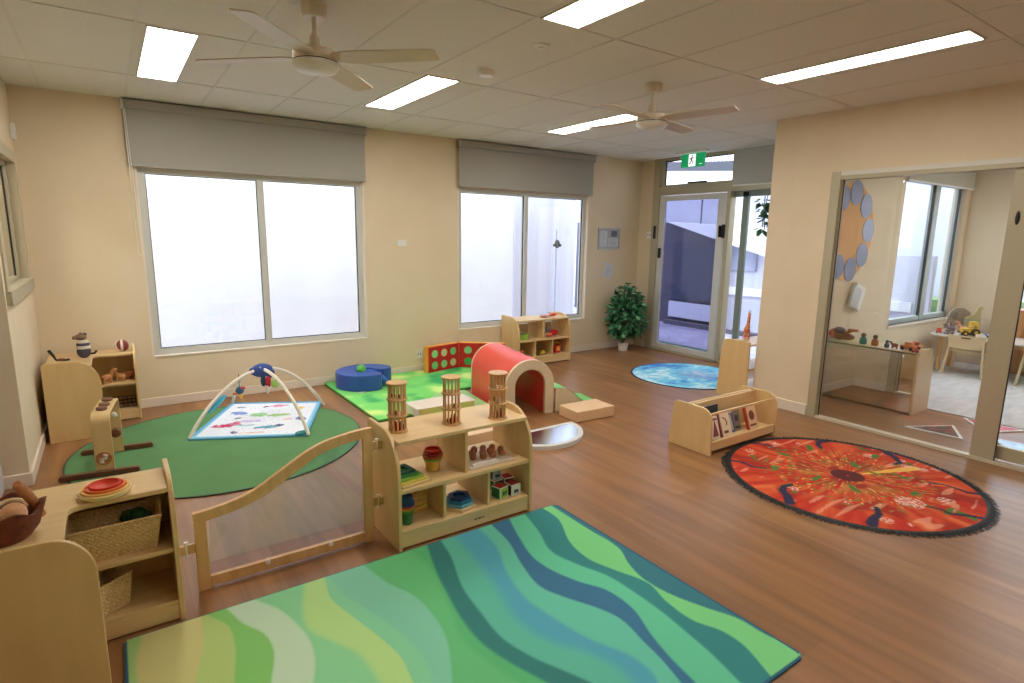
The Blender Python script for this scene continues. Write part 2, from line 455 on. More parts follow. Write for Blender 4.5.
# pale door leaf and architrave nearer the camera on the left
M['door_paint'] = mat('pale_grey_door_paint', S(186, 184, 188), .45)
dl = struct(MB().box(XL-.16, XL-.125, 3.75, 4.56, .01, 2.08).build('door_1', M['door_paint'], bevel=.003))
struct(MB().box(XL-.16, XL-.10, 3.66, 3.75, 0, 2.14).box(XL-.16, XL-.10, 3.75, 4.57, 2.08, 2.14).build('trim_2', M['skirt'], bevel=.004))

# ---- exit wall: door, transom, side light
def bars(mb, x0, x1, *rects):
    for (a, b, c, d) in rects: mb.box(x0, x1, a, b, c, d)
    return mb
X = XD
d2 = struct(bars(MB(), X-.035, X+.08, (5.745, 5.86, 0, 2.699), (3.6, 5.745, 2.2, 2.31), (3.6, 5.745, 2.675, 2.699), (4.58, 4.64, 0, 2.2), (4.50, 4.58, 2.31, 2.675), (3.6, 3.68, 0, 2.66), (3.68, 5.745, 0, .03)).build('door_2', M['alu'], bevel=.003))
bars(MB(), X-.02, X+.02, (5.645, 5.735, .035, 2.19), (4.67, 4.77, .035, 2.19), (4.77, 5.645, .035, .11), (4.77, 5.645, 2.12, 2.19)).build('sliding_leaf', M['alu_white'], d2, world=True, bevel=.002)
MB().box(X-.002, X+.003, 4.77, 5.645, .11, 2.12).build('pane', M['glass_tint'], d2, world=True)
bars(MB(), X+.03, X+.07, (4.37, 4.45, .035, 2.19), (3.68, 4.58, .03, .10), (3.68, 4.58, 2.13, 2.2), (3.68, 3.75, .03, 2.2)).build('fixed_leaf', mat('green_grey_frame', S(128, 140, 134), .4, .1), d2, world=True, bevel=.002)
MB().box(X+.048, X+.052, 3.75, 4.37, .10, 2.13).build('pane', M['glass'], d2, world=True)
bars(MB(), X-.015, X+.03, (4.58, 4.60, 2.34, 2.66), (5.68, 5.735, 2.32, 2.67), (4.58, 5.68, 2.315, 2.34), (4.58, 5.68, 2.66, 2.675)).build('transom_sash', M['alu'], d2, world=True, bevel=.002)
bars(MB(), X-.006, X+.010, (4.60, 5.68, 2.648, 2.66), (5.665, 5.68, 2.34, 2.65)).build('gasket', M['dark'], d2, world=True)
MB().box(X+.011, X+.014, 4.60, 5.68, 2.34, 2.65).build('pane', M['glass'], d2, world=True)
MB().box(X+.03, X+.034, 3.68, 4.5, 2.33, 2.6).build('pane', M['glass'], d2, world=True)
MB().box(X-.05, X-.02, 4.67, 4.715, 1.63, 1.78).box(X-.075, X-.05, 4.68, 4.70, 1.64, 1.77).box(X-.06, X-.02, 4.63, 4.66, 1.62, 1.79).build('door_lock', M['dark'], d2, world=True, bevel=.003)
MB().box(X-.045, X-.02, 5.67, 5.705, 1.33, 1.47).build('latch', M['dark'], d2, world=True, bevel=.003)
MB().box(X-.06, X-.035, 5.77, 5.80, 1.60, 1.78).build('door_bolt', M['dark'], d2, world=True, bevel=.003)
MB().box(X-.06, X-.035, 4.95, 5.25, 2.335, 2.355).build('window_winder', M['dark'], d2, world=True, bevel=.003)
t = thing('roller_blind', 'grey roller blind above the exit side light, beside the green exit sign', 'blind', (X-.08, 4.05, 2.26))
MB().box(X-.102, X-.099, 3.58, 4.52, 2.265, CE-.02).build('fabric', M['blind_in'], t, world=True)
MB().cyl((X-.085, 3.58, CE-.04), .024, .94, 18, 'y').build('roller_tube', M['blind_in'], t, world=True, smooth=True)
MB().box(X-.106, X-.096, 3.58, 4.52, 2.25, 2.266).build('bottom_rail', M['white'], t, world=True)

# ---- glazed sliding door in the right wall
X = XR
d3 = struct(bars(MB(), X-.02, X+.065, (2.62, 2.70, 0, 2.19), (-.12, 2.62, 2.12, 2.19), (-.12, -.04, 0, 2.12)).build('door_3', M['alu'], bevel=.003))
bars(MB(), X-.012, X+.05, (-.04, 2.62, 0, .022)).build('floor_track', mat('pale_track', S(214, 204, 184), .35, .2), d3, world=True)
bars(MB(), X-.022, X-.012, (-.04, 2.62, 2.155, 2.19)).build('head_bead', M['grid'], d3, world=True)
bars(MB(), X+.015, X+.045, (1.30, 1.45, .022, 2.12), (2.605, 2.62, .022, 2.12)).build('sliding_stile', M['alu'], d3, world=True, bevel=.003)
MB().box(X+.028, X+.033, 1.45, 2.605, .022, 2.12).build('pane', M['glass'], d3, world=True)
bars(MB(), X+.012, X+.018, (2.600, 2.607, .022, 2.12), (1.295, 1.302, .022, 2.12)).build('gasket', M['dark'], d3, world=True)
bars(MB(), X+.055, X+.085, (-.04, 1.40, .03, .13), (1.32, 1.40, .13, 2.12), (-.04, .04, .13, 2.12)).build('fixed_leaf', M['alu'], d3, world=True, bevel=.003)
MB().box(X+.073, X+.078, .04, 1.32, .13, 2.12).build('pane', M['glass'], d3, world=True)
MB().ball((X+.012, 1.395, 1.78), .03, 14, (.25, .45, 1.6)).build('door_handle', M['dark'], d3, world=True, smooth=True)

# ================================================================== OUTSIDE
M['render_white'] = mottled('white_render', S(226, 229, 236), S(232, 234, 240), (2, 2, 2), .9)
M['lav'] = mat('pale_cladding', S(196, 197, 214), .8)
M['slate'] = mottled('slate_cladding', S(54, 58, 78), S(60, 64, 84), (4, 4, 4), .8)
M['slate2'] = mat('slate_grey_panel', S(82, 78, 92), .8)
M['pave'] = mottled('courtyard_paving', S(150, 148, 172), S(126, 124, 150), (3, 3, 3), .85)
M['turf'] = mottled('green_turf', S(38, 74, 56), S(50, 92, 66), (60, 60, 60), .95)
# the boundary wall just beyond the back windows, with a downpipe box
struct(MB().box(-3, 5.1, 7.35, 7.45, -.05, 3.6).build('wall_boundary', M['render_white']))
struct(MB().box(-3, 16, YB+.16, 16, -.12, -.04).box(XD+.1, 16, 3.2, YB+.16, -.12, -.04).box(9.62, 16, -3, 3.2, -.12, -.04).build('ground', M['pave']))
struct(MB().box(XD+.12, XD+.7, 3.25, 7.3, -.039, -.02).build('turf_strip', M['turf']))
struct(MB().box(5.1, 6.3, 7.30, 7.36, -.04, 3.2).box(5.78, 5.80, 7.22, 7.3, -.04, 3.2).build('wall_return', M['lav']))
t = thing('downpipe', 'thin pipe with a dark valve outside the right window', 'pipe', (5.62, 6.95, 0))
MB().cyl((5.62, 6.95, -.04), .012, 1.75, 10).build('pipe', col('pipe_blue', 150, 165, 205), t, world=True)
MB().ball((5.62, 6.93, 1.5), .05, 12, (.9, .7, 1.3)).box(5.58, 5.66, 6.88, 6.98, 1.46, 1.5).build('valve', M['dark'], t, world=True)
# far courtyard wall and the slate shed with its white fascia
struct(MB().box(10.9, 11.0, 3.2, 16, -.05, 2.60).build('wall_courtyard', M['lav']))
g = MB()
for y in (5.2, 6.9, 8.4, 10.2): g.box(10.885, 10.9, y, y+.02, 0, 2.6)
struct(g.build('trim_3', M['slate2']))
store_fill = thing('ceiling_light', 'added ceiling panel that brightens the small store behind the left wall window', 'light', (-1.4, 5, CE))  # added glowing panel to brighten the store, not a known fitting
MB().box(-1.6, -1.3, 4.4, 5.6, CE-.012, CE-.002).build('diffuser', M['lamp'], store_fill, world=True)
sh = thing('shed', 'dark slate grey outbuilding with white sloping roof edge, straight beyond the tinted exit door pane', 'outbuilding', (9.3, 8.0, -.04))
MB().prism([(6.5, -.04), (6.5, 1.60), (7.75, 1.92), (10.5, 1.95), (10.5, -.04)], 'x', 9.1, 9.2).build('wall', M['slate2'], sh, world=True)
MB().box(9.05, 9.098, 6.6, 7.56, .45, 1.53).build('panel', M['slate'], sh, world=True)
MB().box(9.03, 9.098, 6.5, 7.6, .10, .40).build('plinth', M['lav'], sh, world=True)
MB().prism([(5.6, 1.33), (7.75, 1.925), (5.6, 1.80)], 'x', 9.0, 9.3).build('fascia', M['render_white'], sh, world=True)
MB().box(9.3, 9.34, 3.5, 6.5, .62, .76).build('rail_board', M['render_white'], sh, world=True)
MB().box(9.35, 9.45, 3.3, 6.5, -.04, 1.42).build('wall', M['lav'], sh, world=True)
MB().box(9.31, 9.35, 5.97, 6.48, 1.06, 1.64).build('panel', mat('grey_panel', S(158, 162, 186), .8), sh, world=True)
struct(MB().box(8.9, 9.02, 3.6, 7.6, -.04, .04).build('kerb', M['slate2']))
# eaves with slats, seen through the transom
pg = thing('pergola', 'pale pergola slats and beam seen through the glass above the exit door', 'pergola', (8.3, 5.2, 2.7))
MB().prism([(3.6, 2.50), (7.9, 2.84), (7.9, 3.0), (6.45, 2.87), (3.6, 2.68)], 'x', 8.25, 8.35).build('beam', M['slate2'], pg, world=True)
for i in range(30):
    y = 4.25+i*.075; MB().box(8.28, 8.31, y, y+.036, 2.72+.055*(y-4.25), 3.02).build('slat', M['render_white'], pg, world=True)
MB().box(8.25, 8.35, 3.6, 6.5, 3.02, 3.12).build('top_rail', M['slate'], pg, world=True)
# things outside the playroom windows
sl = MB(); sl.quad((12.2, 4.2, 3.3), (15.5, 4.6, 3.0), (15.5, 7.6, 3.4), (12.2, 7.2, 3.9)).quad((12.2, 4.2, 3.32), (12.2, 7.2, 3.92), (15.5, 7.6, 3.42), (15.5, 4.6, 3.02))
hedge = MB().box(10.3, 10.8, 3.3, 4.9, -.04, .75).build('hedge', mottled('hedge_green', S(70, 110, 60), S(110, 150, 90), (30, 30, 30), .9, .5))
tag(hedge, 'low clipped green hedge seen through the playroom window', 'hedge')
sl_o = sl.build('shade_sail', mat('sail_blue', S(120, 150, 190), .8)); tag(sl_o, 'pale blue shade sail in the garden beyond the playroom window', 'shade sail')
br = MB().box(10.45, 10.8, -2.5, 3.1, -.04, .8).build('garden_bed', mottled('garden_green', S(120, 150, 100), S(170, 190, 150), (20, 20, 20), .9))
tag(br, 'green planting strip outside the end window of the playroom', 'garden bed')
struct(MB().box(11.6, 11.7, -3, 3.2, -.05, 1.5).build('fence_outside', M['render_white']))

# ================================================================== LIGHT
w = bpy.data.worlds.new('world'); SC.world = w; w.use_nodes = True
bg = w.node_tree.nodes['Background']; bg.inputs[0].default_value = (.80, .90, 1., 1); bg.inputs[1].default_value = 2.7
sun = bpy.data.lights.new('sun', 'SUN'); sun.energy = 2.4; sun.angle = radians(1.); sun.color = (1., .97, .92)
so = bpy.data.objects.new('sun', sun); COL.objects.link(so)
so.rotation_euler = Vector((.15, .22, -1)).to_track_quat('-Z', 'Y').to_euler()
def portal(name, loc, rot, sx, sy):
    l = bpy.data.lights.new(name, 'AREA'); l.shape = 'RECTANGLE'; l.size = sx; l.size_y = sy
    l.cycles.is_portal = True
    o = bpy.data.objects.new(name, l); COL.objects.link(o); o.location = loc; o.rotation_euler = rot
portal('portal_window', (1.28, YB+.2, 1.31), (-pi/2, 0, 0), 2.0, 1.7)
portal('portal_window', (4.48, YB+.2, 1.31), (-pi/2, 0, 0), 2.0, 1.7)
portal('portal_exit', (XD+.15, 4.7, 1.33), (0, pi/2, 0), 2.6, 2.2)
portal('portal_playroom', (8.45, 3.25, 1.49), (-pi/2, 0, 0), 1.8, 1.75)
portal('portal_playroom', (9.68, 1.75, 1.49), (0, pi/2, 0), 1.75, 1.8)
SC.cycles.max_bounces = 8; SC.cycles.diffuse_bounces = 5; SC.cycles.transparent_max_bounces = 12
SC.cycles.use_denoising = True
SC.cycles.sample_clamp_indirect = 6.
# ================================================================== FURNITURE
def end_profile(d, h, r, back=.0, n=10):
    """side panel outline in (y, z): front at y=0 with a big rounded top front corner, back at y=d"""
    pts = [(0, 0), (0, h-r*1.15)]
    for i in range(1, n+1):
        a = (pi/2)*i/n
        pts.append((r*.95*(1-cos(a)), h-r*1.15+r*1.15*sin(a)))
    pts += [(d-.015, h), (d, h-.015), (d, 0)]
    return pts

def low_shelf(name, label, loc, rz=0, cat='shelf', top=None, w=.84):
    """open backed low toy shelf, front towards local -y; local x 0..w, y 0..0.40"""
    t = thing(name, label, cat, loc, rz)
    d = .40
    for x in (0, w-.02):
        MB().prism(end_profile(d, .615, .2), 'x', x, x+.02).build('side_panel', M['birch'], t, bevel=.003)
    MB().box(.02, w-.02, .035, d-.015, .557, .577).build('top_board', M['birch_h'], t, bevel=.003)
    MB().box(.02, w-.02, .012, d-.005, .305, .325).build('shelf_board', M['birch_h'], t, bevel=.002)
    MB().box(.02, w-.02, .008, d-.005, .085, .103).build('bottom_board', M['birch_h'], t, bevel=.002)
    MB().box(.02, w-.02, .012, .030, .012, .085).build('plinth', M['birch_h'], t, bevel=.002)
    MB().box(w*.5-.009, w*.5+.009, .04, d-.02, .325, .557).build('divider', M['birch'], t, bevel=.002)
    for k in (1, 2):
        MB().box(w*k/3-.009, w*k/3+.009, .03, d-.02, .103, .305).build('divider', M['birch'], t, bevel=.002)
    return t
shelf_mid = low_shelf('toy_shelf', 'low birch toy shelf mid-room with three wooden rattle towers on top', (1.09, 2.55, 0))
m_ = MB()
for k, wd in enumerate((.012, .009, .014, .008, .010)): m_.box(.455+k*.013, .455+k*.013+wd*.8, .0105, .0125, .048+.002*(k % 2), .056)
plabel(m_.build('maker_mark', M['dark'], shelf_mid), 'tiny dark maker mark on the plinth')
shelf_win = low_shelf('toy_shelf', 'low birch toy shelf against the back wall under the right window', (4.07, 5.71, 0))

def corner_shelf(name, label, loc, A=.64, Bl=.69, D=.31, DB=.36, bi=0., rb=.17):
    """L-shaped corner unit. corner at local (0,0); one arm along +x (A long, D deep), one along -y (Bl long, DB deep)"""
    t = thing(name, label, 'shelf', loc)
    # end panels
    MB().prism([(D-p[0]-D, p[1]) if False else (-D+p[0], p[1]) for p in end_profile(D, .615, .17)], 'x', A-.02, A).build('side_panel', M['birch'], t, bevel=.003)
    MB().prism([(DB-p[0], p[1]) for p in end_profile(DB, .615, rb)], 'y', -Bl, -Bl+.02).build('side_panel', M['birch'], t, bevel=.003)
    def ell(z0, z1, nm, inset):
        i = inset; xi = DB-i-.02-bi; yi = -D+i+.01; r = .045
        pts = [(.015, -.015), (A-.02, -.015), (A-.02, yi)]
        for k in range(6):
            a = pi/2*k/5; pts.append((xi+r-r*sin(a), yi-r+r*cos(a)))
        pts += [(xi, -Bl+.02), (.015, -Bl+.02)]
        MB().prism(pts, 'z', z0, z1).build(nm, M['birch_h'], t, bevel=.002)
    ell(.557, .577, 'top_board', .03); ell(.305, .325, 'shelf_board', .005); ell(.075, .093, 'bottom_board', .0)
    MB().box(DB-.02-bi, A-.02, -D+.008, -D+.026, .008, .075).build('plinth', M['birch_h'], t, bevel=.002)
    MB().box(DB-.04-bi, DB-.022-bi, -Bl+.02, -D, .008, .075).build('plinth', M['birch_h'], t, bevel=.002)
    MB().box(.003, A-.02, -.014, -.006, .01, .56).build('back_panel', M['birch'], t)
    MB().box(.003, .011, -Bl+.02, -.016, .01, .56).build('back_panel', M['birch'], t)
    return t
corner_shelf('corner_shelf', 'birch corner shelf in the left foreground holding wicker baskets and nesting bowls', (-.51, 2.87, 0), A=.645, Bl=.625, DB=.388, bi=.035, rb=.135)
corner_shelf('corner_shelf', 'birch corner shelf tucked into the back left corner with animal toys', (-.485, 6.10, 0), A=.605, Bl=.69, DB=.355)

# ---- gate between the two units
t = thing('toddler_gate', 'low wooden gate with wavy top rail and clear panel between two shelves', 'gate', (.62, 2.75, 0))
gp = [(.205, .375), (.30, .385), (.40, .405), (.48, .435), (.55, .475), (.62, .515), (.70, .56), (.78, .592), (.88, .612), (.96, .622), (1.035, .625)]
top = []; bot = []
for i in range(41):
    x = .205+(1.035-.205)*i/40; z = interp([(a, b) for a, b in gp], x)
    dz = (interp(gp, x+.01)-interp(gp, x-.01))/.02; nrm = sqrt(1+dz*dz)
    top.append((x, z)); bot.append((x+.045*dz/nrm*.5, z-.048*nrm))
MB().strip(top, bot, 'y', 2.737, 2.763).build('top_rail', M['beech'], t, world=True, bevel=.002)
MB().box(.205, .255, 2.737, 2.763, .0, .335).build('left_stile', M['beech'], t, world=True, bevel=.002)
MB().box(.985, 1.035, 2.737, 2.763, .0, .58).build('right_stile', M['beech'], t, world=True, bevel=.002)
MB().box(.255, .985, 2.737, 2.763, .012, .06).build('bottom_rail', M['beech'], t, world=True, bevel=.002)
MB().prism([(.25, .05), (.99, .05)]+[(p[0], p[1]) for p in bot[::-1] if .25 < p[0] < .99], 'y', 2.748, 2.752).build('clear_panel', M['acrylic'], t, world=True)
for x in (.50, .80):
    MB().lathe([(.0, 0), (.012, 0), (.012, -.004), (.006, -.006), (0, -.006)], (x, 2.7365, .052), 14, 'y').build('screw_cap', M['white'], t, world=True, smooth=True)
for (x0, x1, z) in ((.135, .205, .19), (1.035, 1.09, .50), (1.035, 1.09, .19)):
    b = MB().box(x0, x1, 2.742, 2.758, z, z+.045).build('hinge_block', M['beech'], t, world=True, bevel=.003)
    MB().cyl(((x0+x1)/2, 2.75, z-.012), .009, .07, 12).build('hinge_pin', M['white'], b, world=True, smooth=True)

# ---- book browser
t = thing('book_browser', 'small birch book box standing beside the red flower rug', 'bookcase', (4.0, 2.73, 0))
prof = [(2.525, 0), (2.535, .27)]
for k in range(1, 9):
    a = pi/2*k/8; prof.append((2.535+.10*(1-cos(a)), .27+.09*sin(a)))
prof += [(2.865, .36), (2.885, .345), (2.925, 0)]
for x in (3.57, 4.425):
    MB().prism(prof, 'x', x, x+.02).build('side_panel', M['birch'], t, world=True, bevel=.003)
MB().box(3.59, 4.425, 2.545, 2.90, .065, .083).build('bottom_board', M['birch_h'], t, world=True, bevel=.002)
MB().box(3.59, 4.425, 2.54, 2.556, .03, .10).build('plinth', M['birch_h'], t, world=True, bevel=.002)
MB().prism([(2.735, .083), (2.753, .083), (2.753, .35), (2.735, .35)], 'x', 3.59, 4.425).build('divider', M['birch_h'], t, world=True, bevel=.002)
MB().prism([(2.775, .083), (2.793, .083), (2.793, .35), (2.775, .35)], 'x', 3.59, 4.425).build('divider', M['birch_h'], t, world=True, bevel=.002)
MB().box(3.59, 4.425, 2.565, 2.58, .30, .318).build('front_rail', M['birch_h'], t, world=True, bevel=.003)
def book(label, loc, size, lean, mats, art, rz=0):
    """picture book leaning back: local x width, z height, y thickness"""
    w_, h_, th = size
    b = thing('picture_book', label, 'book', loc, rz, 'picture books in the birch book box')
    def L(mb): return mb.rotate(-lean, 'X')
    L(MB().box(-w_/2, w_/2, 0, .0018, 0, h_).box(-w_/2, w_/2, th-.0018, th, 0, h_).box(-w_/2, -w_/2+.002, 0, th, 0, h_)).build('cover', mats[0], b)
    L(MB().box(-w_/2+.002, w_/2-.003, .0018, th-.0018, .003, h_-.003)).build('pages', M['white'], b)
    k = MB(); art(k, w_, h_); L(k).build('cover_picture', mats[1], b)
    return b
def art_face(k, w_, h_):
    k.ball((0, -.0006, h_*.55), w_*.26, 14, (1, .006, 1.1)); k.box(-w_*.3, w_*.3, -.001, -.0002, h_*.12, h_*.2)
def art_curve(k, w_, h_):
    k.tube([(-.02, -.001, h_*.75), (.01, -.001, h_*.68), (.025, -.001, h_*.55), (.015, -.001, h_*.42)], .004, 6)
    k.box(-w_*.2, w_*.2, -.001, -.0002, h_*.12, h_*.22)
def art_tri(k, w_, h_):
    k.prism([(-w_*.35, h_*.1), (w_*.1, h_*.85), (w_*.35, h_*.1)], 'y', -.001, -.0002); k.box(-w_*.4, w_*.4, -.0015, -.001, h_*.82, h_*.9)
book('pale picture book at the left end of the book box behind its side panel', (3.745, 2.60, .085), (.10, .175, .014), .30, (col('bk_cream', 232, 222, 206), col('bk_plum', 140, 60, 66)), art_tri)
b_ = book('cream book with a dark curved drawing and a plum spine, in the book box', (3.875, 2.595, .085), (.135, .20, .018), .34, (col('bk_buff', 236, 218, 190), col('bk_brown', 110, 70, 56)), art_curve)
plabel(MB().box(-.0690, -.050, -.001, .019, 0, .20).rotate(-.34, 'X').build('spine', col('bk_spine', 150, 70, 66), b_), 'plum spine strip')
book('slate blue book with pale panel between the cream and the grey brown books', (3.975, 2.625, .085), (.09, .19, .012), .28, (col('bk_blue', 84, 96, 124), col('bk_pale', 186, 190, 190)), art_tri)
book('grey brown photo cover book next to the cream and red faced one', (4.065, 2.63, .085), (.095, .185, .012), .27, (col('bk_taupe', 130, 118, 108), col('bk_char', 66, 58, 56)), art_face)
b_ = book('cream book with a big brown face and red spine, rightmost in the book box', (4.225, 2.59, .085), (.14, .20, .02), .34, (col('bk_peach', 232, 196, 160), col('bk_skin', 130, 74, 54)), art_face)
plabel(MB().box(-.0715, -.056, -.001, .021, 0, .20).rotate(-.34, 'X').build('spine', col('bk_spine2', 196, 80, 50), b_), 'orange red spine')
bk = thing('picture_book', 'dark closed book of which only the top edge shows above the front rail', 'book', (3.76, 2.690, .085), 0, 'picture books in the birch book box')
MB().box(-.12, .12, 0, .012, 0, .235).rotate(-.08, 'X').build('cover', col('bk_navy', 40, 44, 58), bk)
MB().box(-.117, .122, .003, .009, .003, .236).rotate(-.08, 'X').build('pages', M['white'], bk)

# ---- shelf behind the wall corner, only its tall end panel shows
t = thing('toy_shelf', 'birch shelf by the blue rug of which the tall rounded end panel shows', 'shelf', (5.6, 3.47, 0))
pr = [(3.30, 0), (3.30, .60), (3.54, .605)]
for k in range(1, 9):
    a = pi/2*k/8; pr.append((3.54+.08*sin(a), .605-.08*(1-cos(a))))
pr += [(3.645, 0)]
for x in (5.17, 6.02): MB().prism(pr, 'x', x, x+.02).build('side_panel', M['birch'], t, world=True, bevel=.003)
for z in (.555, .305, .08): MB().box(5.19, 6.02, 3.30, 3.60, z, z+.018).build('shelf_board', M['birch_h'], t, world=True, bevel=.002)

# ---- low mirror-backed shelf in the playroom
t = thing('mirror_shelf', 'low shelf with a mirrored back seen through the glass sliding door', 'shelf', (6.25, 2.6, 0))
MB().box(6.075, 6.095, 2.175, 3.03, .015, .585).build('back_board', M['birch'], t, world=True)
MB().box(6.068, 6.075, 2.18, 3.028, .02, .575).build('mirror', M['mirror'], t, world=True)
ps = [(6.07, 0), (6.07, .56), (6.085, .60), (6.12, .625), (6.30, .62), (6.38, .58), (6.42, .50), (6.43, 0)]
for y in (2.155, 3.012): MB().prism(ps, 'y', y, y+.018).build('side_panel', M['birch_pale'], t, world=True, bevel=.003)
for z in (.567, .3, .06): MB().box(6.075, 6.41, 2.173, 3.012, z, z+.018).build('shelf_board', M['birch_pale'], t, world=True, bevel=.002)

# ---- playroom table and chair
t = thing('play_table', 'pale wooden play table covered with toy animals in the playroom', 'table', (8.75, 2.2, .009))
MB().prism([(8.44, 2.90), (8.60, 2.97), (9.05, 2.97), (9.06, 1.45), (8.95, 1.30), (8.55, 1.35), (8.44, 1.6)], 'z', .456, .476).build('table_top', mat('table_top', S(206, 196, 186), .25), t, world=True, bevel=.004)
for (x, y) in ((8.62, 2.85), (8.98, 2.85), (8.98, 1.5), (8.62, 1.5)): MB().cyl((x, y, .009), .022, .447, 14).build('leg', M['beech'], t, world=True, smooth=True)
MB().box(8.70, 8.72, 1.6, 2.8, .38, .456).build('apron', M['beech'], t, world=True)
def chair(label, loc, rz):
    t = thing('child_chair', label, 'chair', loc, rz, 'small chairs at the playroom table')
    for s in (-1, 1):
        MB().tube([(s*.20, -.17, 0), (s*.155, -.13, .45)], [.016, .013], 8, flat=1.4).build('rear_leg', M['birch_pale'], t, smooth=True)
        MB().tube([(s*.19, .17, 0), (s*.16, .12, .29)], [.015, .013], 8).build('front_leg', M['birch_pale'], t, smooth=True)
    MB().box(-.16, .16, -.12, .15, .29, .305).build('seat', M['birch_pale'], t, bevel=.006)
    b = MB(); n = 8; fr = []; 
    for i in range(n+1):
        u = -1+2*i/n; fr.append((u*.19, -.15-.03*(1-u*u)))
    for i in range(n):
        (xa, ya), (xb, yb) = fr[i], fr[i+1]
        za = .34 - .0; zt = .50
        P = [(xa*.86, ya, za), (xb*.86, yb, za), (xb, yb-.02, zt), (xa, ya-.02, zt)]
        Q = [(p[0], p[1]+.012, p[2]) for p in P]
        b.quad(*P).quad(*Q[::-1]); b.quad(P[3], P[2], Q[2], Q[3]); b.quad(P[1], P[0], Q[0], Q[1])
        if i == 0: b.quad(P[0], P[3], Q[3], Q[0])
        if i == n-1: b.quad(P[2], P[1], Q[1], Q[2])
    b.build('backrest', M['birch_pale'], t)
    plabel(MB().box(-.045, .045, -.1985, -.1965, .465, .482).build('grip_slot', M['brown_wood'], t), 'dark slot cut in the backrest')
    return t
chair('pale bentwood child chair with slotted back pulled up to the playroom table', (8.55, 2.53, .009), -pi/2+.08)

# ---- ceiling fans
def fan(label, x, y, a0):
    t = thing('ceiling_fan', label, 'fan', (x, y, CE), a0, 'four blade ceiling fans')
    MB().lathe([(.0, 0), (.062, 0), (.062, -.05), (.052, -.062), (.0, -.062)], n=28).build('canopy', M['fan'], t, smooth=True)
    MB().cyl((0, 0, -.20), .011, .145, 12).build('down_rod', M['fan'], t, smooth=True)
    MB().lathe([(.0, -.135), (.016, -.135), (.024, -.15), (.030, -.20), (.036, -.215), (0, -.215)], n=20).build('yoke_cover', M['fan'], t, smooth=True)
    MB().lathe([(.0, -.205), (.085, -.205), (.108, -.218), (.110, -.262)], n=32).build('motor_housing', M['fan'], t, smooth=True)
    MB().lathe([(.1085, -.262), (.1085, -.267)], n=32).build('trim_ring', M['dark'], t, smooth=True)
    MB().lathe([(.110, -.267), (.112, -.285), (.095, -.305), (.05, -.316), (0, -.318)], n=32).build('lower_cover', M['white'], t, smooth=True)
    for k in range(4):
        b = MB(); T = []
        W = [(.085, .036), (.12, .050), (.16, .064), (.26, .068), (.36, .066), (.46, .062), (.58, .058), (.605, .054), (.622, .044)]
        for (r, hw) in W:
            T.append([(r, -hw, -.242+hw*.13), (r, hw, -.242-hw*.13)])
        for i in range(len(T)-1):
            a, c = T[i]; d, e = T[i+1]
            dn = lambda p: (p[0], p[1], p[2]-.006)
            b.quad(a, c, e, d); b.quad(dn(a), dn(d), dn(e), dn(c)); b.quad(a, d, dn(d), dn(a)); b.quad(c, dn(c), dn(e), e)
        b.quad(T[-1][0], T[-1][1], (T[-1][1][0], T[-1][1][1], T[-1][1][2]-.006), (T[-1][0][0], T[-1][0][1], T[-1][0][2]-.006))
        bmesh.ops.remove_doubles(b.bm, verts=b.bm.verts[:], dist=.0002)
        b.rotate(k*pi/2, 'Z'); b.build('blade', M['fan_wood'], t)
    return t
fan('cream ceiling fan in front of the left window blind, nearer the camera', .935, 3.09, radians(-43))
fan('cream ceiling fan further right, hanging before the exit door', 3.355, 3.085, radians(-76))

# ---- small fixtures
t = thing('smoke_detector', 'round smoke detector on the ceiling nearer the back wall', 'detector', (2.23, 3.56, CE))
MB().lathe([(0, 0), (.055, 0), (.055, -.012), (.045, -.03), (.0, -.034)], n=24).build('housing', M['white'], t, smooth=True)
MB().lathe([(.052, -.0125), (.0525, -.015), (.05, -.018)], n=24).build('vent_ring', col('grey_vent', 150, 140, 128), t)
t = thing('ceiling_sensor', 'flat white disc sensor on the ceiling in front of the smoke detector', 'sensor', (2.19, 2.90, CE))
MB().lathe([(0, 0), (.05, 0), (.05, -.006), (.042, -.012), (.0, -.014)], n=24).build('housing', M['white'], t, smooth=True)
MB().lathe([(0, -.014), (.018, -.014), (.015, -.02), (0, -.022)], n=20).build('lens', M['white'], t, smooth=True)
t = thing('motion_sensor', 'small white wall sensor high on the left wall above its window', 'sensor', (XL, 6.02, 2.30))
MB().box(XL, XL+.03, 5.99, 6.05, 2.28, 2.40).build('housing', M['white'], t, world=True, bevel=.006)
MB().box(XL+.03, XL+.034, 6.0, 6.04, 2.30, 2.345).build('lens', col('lens_grey', 208, 204, 196), t, world=True, bevel=.002)
t = thing('light_switch', 'white blank switch plate on the back wall between the two windows', 'switch', (2.725, YB, 1.47))
MB().box(2.67, 2.785, YB-.008, YB, 1.475, 1.545).build('plate', M['white'], t, world=True, bevel=.003)
MB().box(2.72, 2.735, YB-.011, YB-.008, 1.495, 1.525).build('rocker', M['white'], t, world=True)
t = thing('power_socket', 'white power socket low on the back wall left of the red panel', 'socket', (2.90, YB, .18))
MB().box(2.885, 2.965, YB-.008, YB, .17, .275).build('plate', M['white'], t, world=True, bevel=.003)
MB().box(2.905, 2.912, YB-.0085, YB-.008, .205, .235).box(2.935, 2.942, YB-.0085, YB-.008, .205, .235).build('socket_slots', M['dark'], t, world=True)
t = thing('notice_frame', 'silver framed notice panel on the back wall above the leafy plant', 'notice', (5.91, YB, 1.44))
MB().box(5.70, 6.12, YB-.02, YB, 1.44, 1.46).box(5.70, 6.12, YB-.02, YB, 1.72, 1.74).box(5.70, 5.72, YB-.02, YB, 1.46, 1.72).box(6.10, 6.12, YB-.02, YB, 1.46, 1.72).build('frame', M['steel'], t, world=True, bevel=.002)
MB().box(5.72, 6.10, YB-.012, YB, 1.46, 1.72).build('board', col('notice_grey', 176, 176, 182), t, world=True)
